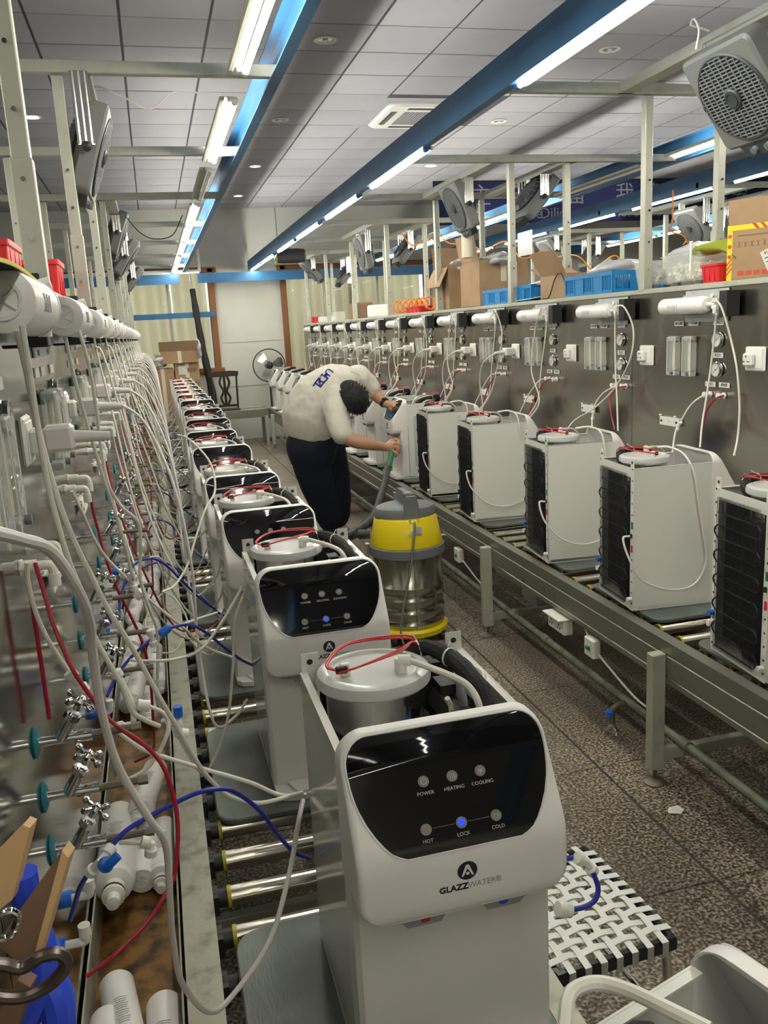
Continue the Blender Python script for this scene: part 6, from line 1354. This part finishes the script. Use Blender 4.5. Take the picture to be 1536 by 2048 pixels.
# ============================================================= TUBES REPEATED ALONG THE LEFT BENCH
rnd = random.Random(21)
ux = lambda k: .17 if k < 3 else .16
for k in range(1, 14):
    c = 1.69+.87*k; n_ = ORD[k]
    j = min(range(len(LU)), key=lambda i: abs(LU[i][0]*1.045+.45-c)); yu = LU[j][0]*1.045+.40
    if k > 1:
        for s in (0, 1):
            r1, r2, r3 = rnd.uniform(-.1, .1), rnd.uniform(-.06, .06), rnd.uniform(-.1, .15)
            P = [(-.21, c+.03, 1.885-.05*s), (-.205+.02*s, c+.03, 1.80), (-.17+.03*s, c-.02+r1*.4, 1.55), (-.09+r2, c-.08+r1, 1.20), (-.02+.5*r2, c-.12+r3, .88+.1*s), (.06, (c+yu)/2-.1+r3, .72+.12*s), (.15, yu-.03, .80+.1*s), (.175, yu+.02, .84+.1*s)]
            tubeobj('water_tube', P, .0042, 'hosew', '%s white tube hanging from the %s filter of the left bench to the dispensers' % (('nearer', 'farther')[s], n_), group='tubes from the left filters')
    # power cord
    if k > 0:
        r1 = rnd.uniform(-.08, .08)
        P = [(-.135, c+.24, 1.651), (-.10, c+.24, 1.645), (-.04, c+.20, 1.58), (.02, c+.13+r1, 1.40), (.045, c+.08+r1, 1.15), (.04, c+.05, .90), (.06, yu-.06, .68), (.13, yu, .66), (.175, yu+.03, .70)]
        tubeobj('power_cable', P, .0048, 'cord', 'pale power cord drooping from the %s plug of the left bench' % n_, 'cord', 'power cords of the left bench')
    # white + red elbow tubes
    for s, (m, dy, nm) in enumerate((('hosew', -.03, 'white'), ('hoser', .07, 'dark red'))):
        if k == 1 and s == 0: continue
        r1, r2 = rnd.uniform(-.12, .12), rnd.uniform(-.08, .08)
        P = [(-.226, c+dy, 1.405), (-.222, c+dy, 1.34), (-.19, c+dy-.05, 1.16), (-.12, c+dy-.12+r1, .92), (-.04, c+r1, .72+r2*.4), (.05, (c+yu)/2+r2, .64+.05*s), (.14, yu-.04, .72), (.175, yu, .76)]
        if s == 1: P = P[:4]+[(-.12, c-.1+r1, .70), (-.14, c+.05, .56), (-.2, c+.12, .50)] if k % 2 else P
        tubeobj('water_tube' if s == 0 else 'red_tube', P, .0042, m, '%s tube from the %s pair of elbows on the left bench' % (nm, n_), group='elbow tubes of the left bench')
    if k >= 2 and k < 11:
        P = [(-.23, c-.11, .83), (-.22, c-.10, .90), (-.12, c+.0, .96), (-.02, c+.08, .93), (.07, (c+.1+yu)/2, .82), (.15, yu-.02, .74), (.175, yu+.02, .72)]
        tubeobj('blue_tube', P, .0042, 'hoseb', 'dark blue tube arching from the %s low fitting of the left bench' % n_, group='blue tubes of the left bench')
        P = [(-.10, c-.14, 1.03), (-.06, c-.13, 1.02), (-.03, c-.05+rnd.uniform(-.06, .06), .92), (-.07, c+.02, .80), (-.02, c+.1, .66), (.08, yu-.15, .62), (.16, yu-.1, .66)]
        tubeobj('water_tube', P, .0040, 'hosew', 'white tube from the middle tap of the %s column on the left bench' % n_, group='tap tubes of the left bench')
        if k % 2 == 0:
            y_ = c+.1; P = [(-.12, y_-.1, .62), (-.15, y_, .70), (-.06, y_+.1, .78), (.02, y_+.05, .66), (-.04, y_-.08, .58), (-.13, y_-.12, .60)]
            tubeobj('water_tube', P, .0038, 'hosew', 'loose white tube loop lying over the tray by the %s station' % n_, group='loose tube loops over the tray')
# ============================================================= TUBES ALONG THE RIGHT BENCH
def rtube(P, m, label, r=.0045, cat='tube', group=None): return tubeobj({'hosew': 'water_tube', 'hoser': 'red_tube', 'cord': 'power_cable'}[m], P, r, m, label, cat, group)
def RP(lst): return [at(a, b, 'x', x) for a, b, x in lst]
# first two stations by hand
rtube(RP([(1432, 628, 2.47), (1430, 660, 2.49), (1422, 730, 2.50), (1412, 800, 2.48), (1404, 850, 2.44), (1400, 895, 2.38)]), 'hosew', 'white tube dropping from the nearest right filter behind the dispenser, inner strand')
rtube(RP([(1432, 598, 2.46), (1445, 620, 2.47), (1462, 680, 2.50), (1474, 740, 2.50), (1479, 810, 2.50), (1476, 870, 2.48), (1468, 912, 2.42)]), 'hosew', 'white tube bowing outward from the nearest right filter, outer strand')
rtube(RP([(1420, 788, 2.54), (1400, 795, 2.50), (1378, 815, 2.48), (1358, 850, 2.46), (1350, 868, 2.44), (1345, 905, 2.36)]), 'hosew', 'white tube with joiner from the nearest right elbow outlet')
rtube(RP([(1447, 791, 2.54), (1428, 800, 2.50), (1412, 825, 2.48), (1404, 860, 2.46), (1401, 893, 2.40)]), 'hoser', 'dark red tube from the nearest right elbow outlet')
rtube(RP([(1232, 622, 2.47), (1230, 660, 2.50), (1231, 740, 2.50), (1234, 800, 2.48), (1236, 862, 2.40)]), 'hosew', 'white tube dropping from the second right filter')
rtube(RP([(1232, 612, 2.46), (1248, 614, 2.47), (1265, 650, 2.50), (1266, 690, 2.50), (1256, 730, 2.50), (1230, 775, 2.50), (1190, 815, 2.46), (1150, 840, 2.42), (1132, 862, 2.36)]), 'hosew', 'white tube looping out from the second right filter and back across the steel')
rtube(RP([(1233, 771, 2.54), (1208, 785, 2.50), (1192, 805, 2.48), (1185, 830, 2.46), (1184, 862, 2.40)]), 'hosew', 'white tube from the second right elbow outlet')
rtube(RP([(1252, 773, 2.54), (1232, 778, 2.50), (1220, 800, 2.48), (1224, 835, 2.46), (1230, 860, 2.40)]), 'hoser', 'dark red tube from the second right elbow outlet')
joiner([(1187, 822), (1185, 838)], 2.46, 'white tube joiner in front of the second clip plate of the right bench', .008, 'x')
joiner([(1361, 845), (1354, 860)], 2.455, 'white tube joiner beside the nearest clip plate of the right bench', .008, 'x')
for k in range(2, 13):
    y0 = 3.55+.87*k; n_ = ORD[k]; rr_ = rnd.uniform(-.06, .06)
    rtube([(2.50, y0-.105, 1.83), (2.50, y0-.08, 1.72), (2.50, y0+.04+rr_, 1.5), (2.49, y0+.08+rr_, 1.3), (2.42, y0+.10, 1.16), (2.36, y0+.1, 1.1)], 'hosew', 'straighter white tube from the %s filter of the right bench' % n_, group='tubes from the right filters')
    rtube([(2.485, y0-.105, 1.91), (2.47, y0-.14+rr_, 1.92) if k % 2 else (2.47, y0-.08, 1.90), (2.50, y0-.13+rr_*2 if k % 2 else y0+.08, 1.75), (2.50, y0-.12 if k % 2 else y0+.14, 1.5), (2.48, y0-.02, 1.3), (2.40, y0+.06, 1.14)], 'hosew', 'curving white tube from the %s filter of the right bench' % n_, group='tubes from the right filters')
    rtube([(2.54, y0+.02, 1.446), (2.51, y0+.04, 1.436), (2.49, y0+.16, 1.34), (2.47, y0+.24, 1.24), (2.42, y0+.26, 1.14), (2.36, y0+.27, 1.08)], 'hosew', 'white tube from the %s elbow outlet pair of the right bench' % n_, group='elbow tubes of the right bench')
    rtube([(2.54, y0-.085, 1.446), (2.51, y0-.06, 1.436), (2.49, y0+.05, 1.34), (2.47, y0+.1, 1.24), (2.42, y0+.12, 1.14)], 'hoser', 'dark red tube from the %s elbow outlet pair of the right bench' % n_, group='elbow tubes of the right bench')
    if k >= 3:
        sy = y0-.30
        rtube([(2.43, sy, 1.618), (2.39, sy+.02, 1.60), (2.37, sy+.16, 1.53), (2.38, sy+.24, 1.40), (2.40, sy+.25, 1.25), (2.38, sy+.22, 1.10)], 'cord', 'white cord arching from the %s power plug of the right bench' % ORD[k-3], .005, 'cord', 'power cords of the right bench')
rtube([(2.37, 2.86, 1.0), (2.43, 2.9, .92), (2.45, 2.95, .78), (2.40, 3.0, .68)], 'hosew', 'white tube curving behind the nearest back-facing dispenser near the ledge')
rtube([(2.49, 2.93, .85), (2.48, 3.0, .63)], 'hosew', 'short white tube standing on the ledge by the steel bench')
# cords sagging over the back-facing dispensers
cn = ['right edge one', 'nearest complete one', 'second complete one', 'third one', 'fourth one']
for k, (y, l_) in enumerate(RU):
    if k == 0: continue
    a = -R(5); O = V((2.262, y+.155, .62)); mt = Matrix.Rotation(PI/2+a, 3, 'Z'); P = [(-.152, .42, .325), (-.165, .455, .32), (-.19, .44, .24), (-.192, .38, .14), (-.190, .25, .085), (-.188, .14, .10), (-.186, .09, .20), (-.184, .11, .34), (-.180, .13, .45), (-.176, .15, .57), (-.13, .17, .645), (-.06, .20, .67), (0, .22, .665)] if k == 1 else [(-.152, .42, .325), (-.165, .455, .32), (-.19, .43, .22), (-.188, .33, .12), (-.186, .2, .09), (-.186, .06, .14), (-.184, -.02, .24)]
    tubeobj('power_cable', [O+mt @ V(p) for p in P], .0045, 'cord', 'white cord drooping over the back-facing dispenser, %s' % cn[k], 'cord', 'cords over the back-facing dispensers')
    if k > 1: tubeobj('water_tube', [O+mt @ V(p) for p in [(-.02, .2, .665), (-.08, .15, .675), (-.15, .12, .655), (-.176, .11, .58), (-.178, .10, .50)]], .0055, 'hosew', 'white tube bent over the edge of the back-facing dispenser, %s' % cn[k], 'tube', 'tubes over the back-facing dispensers')
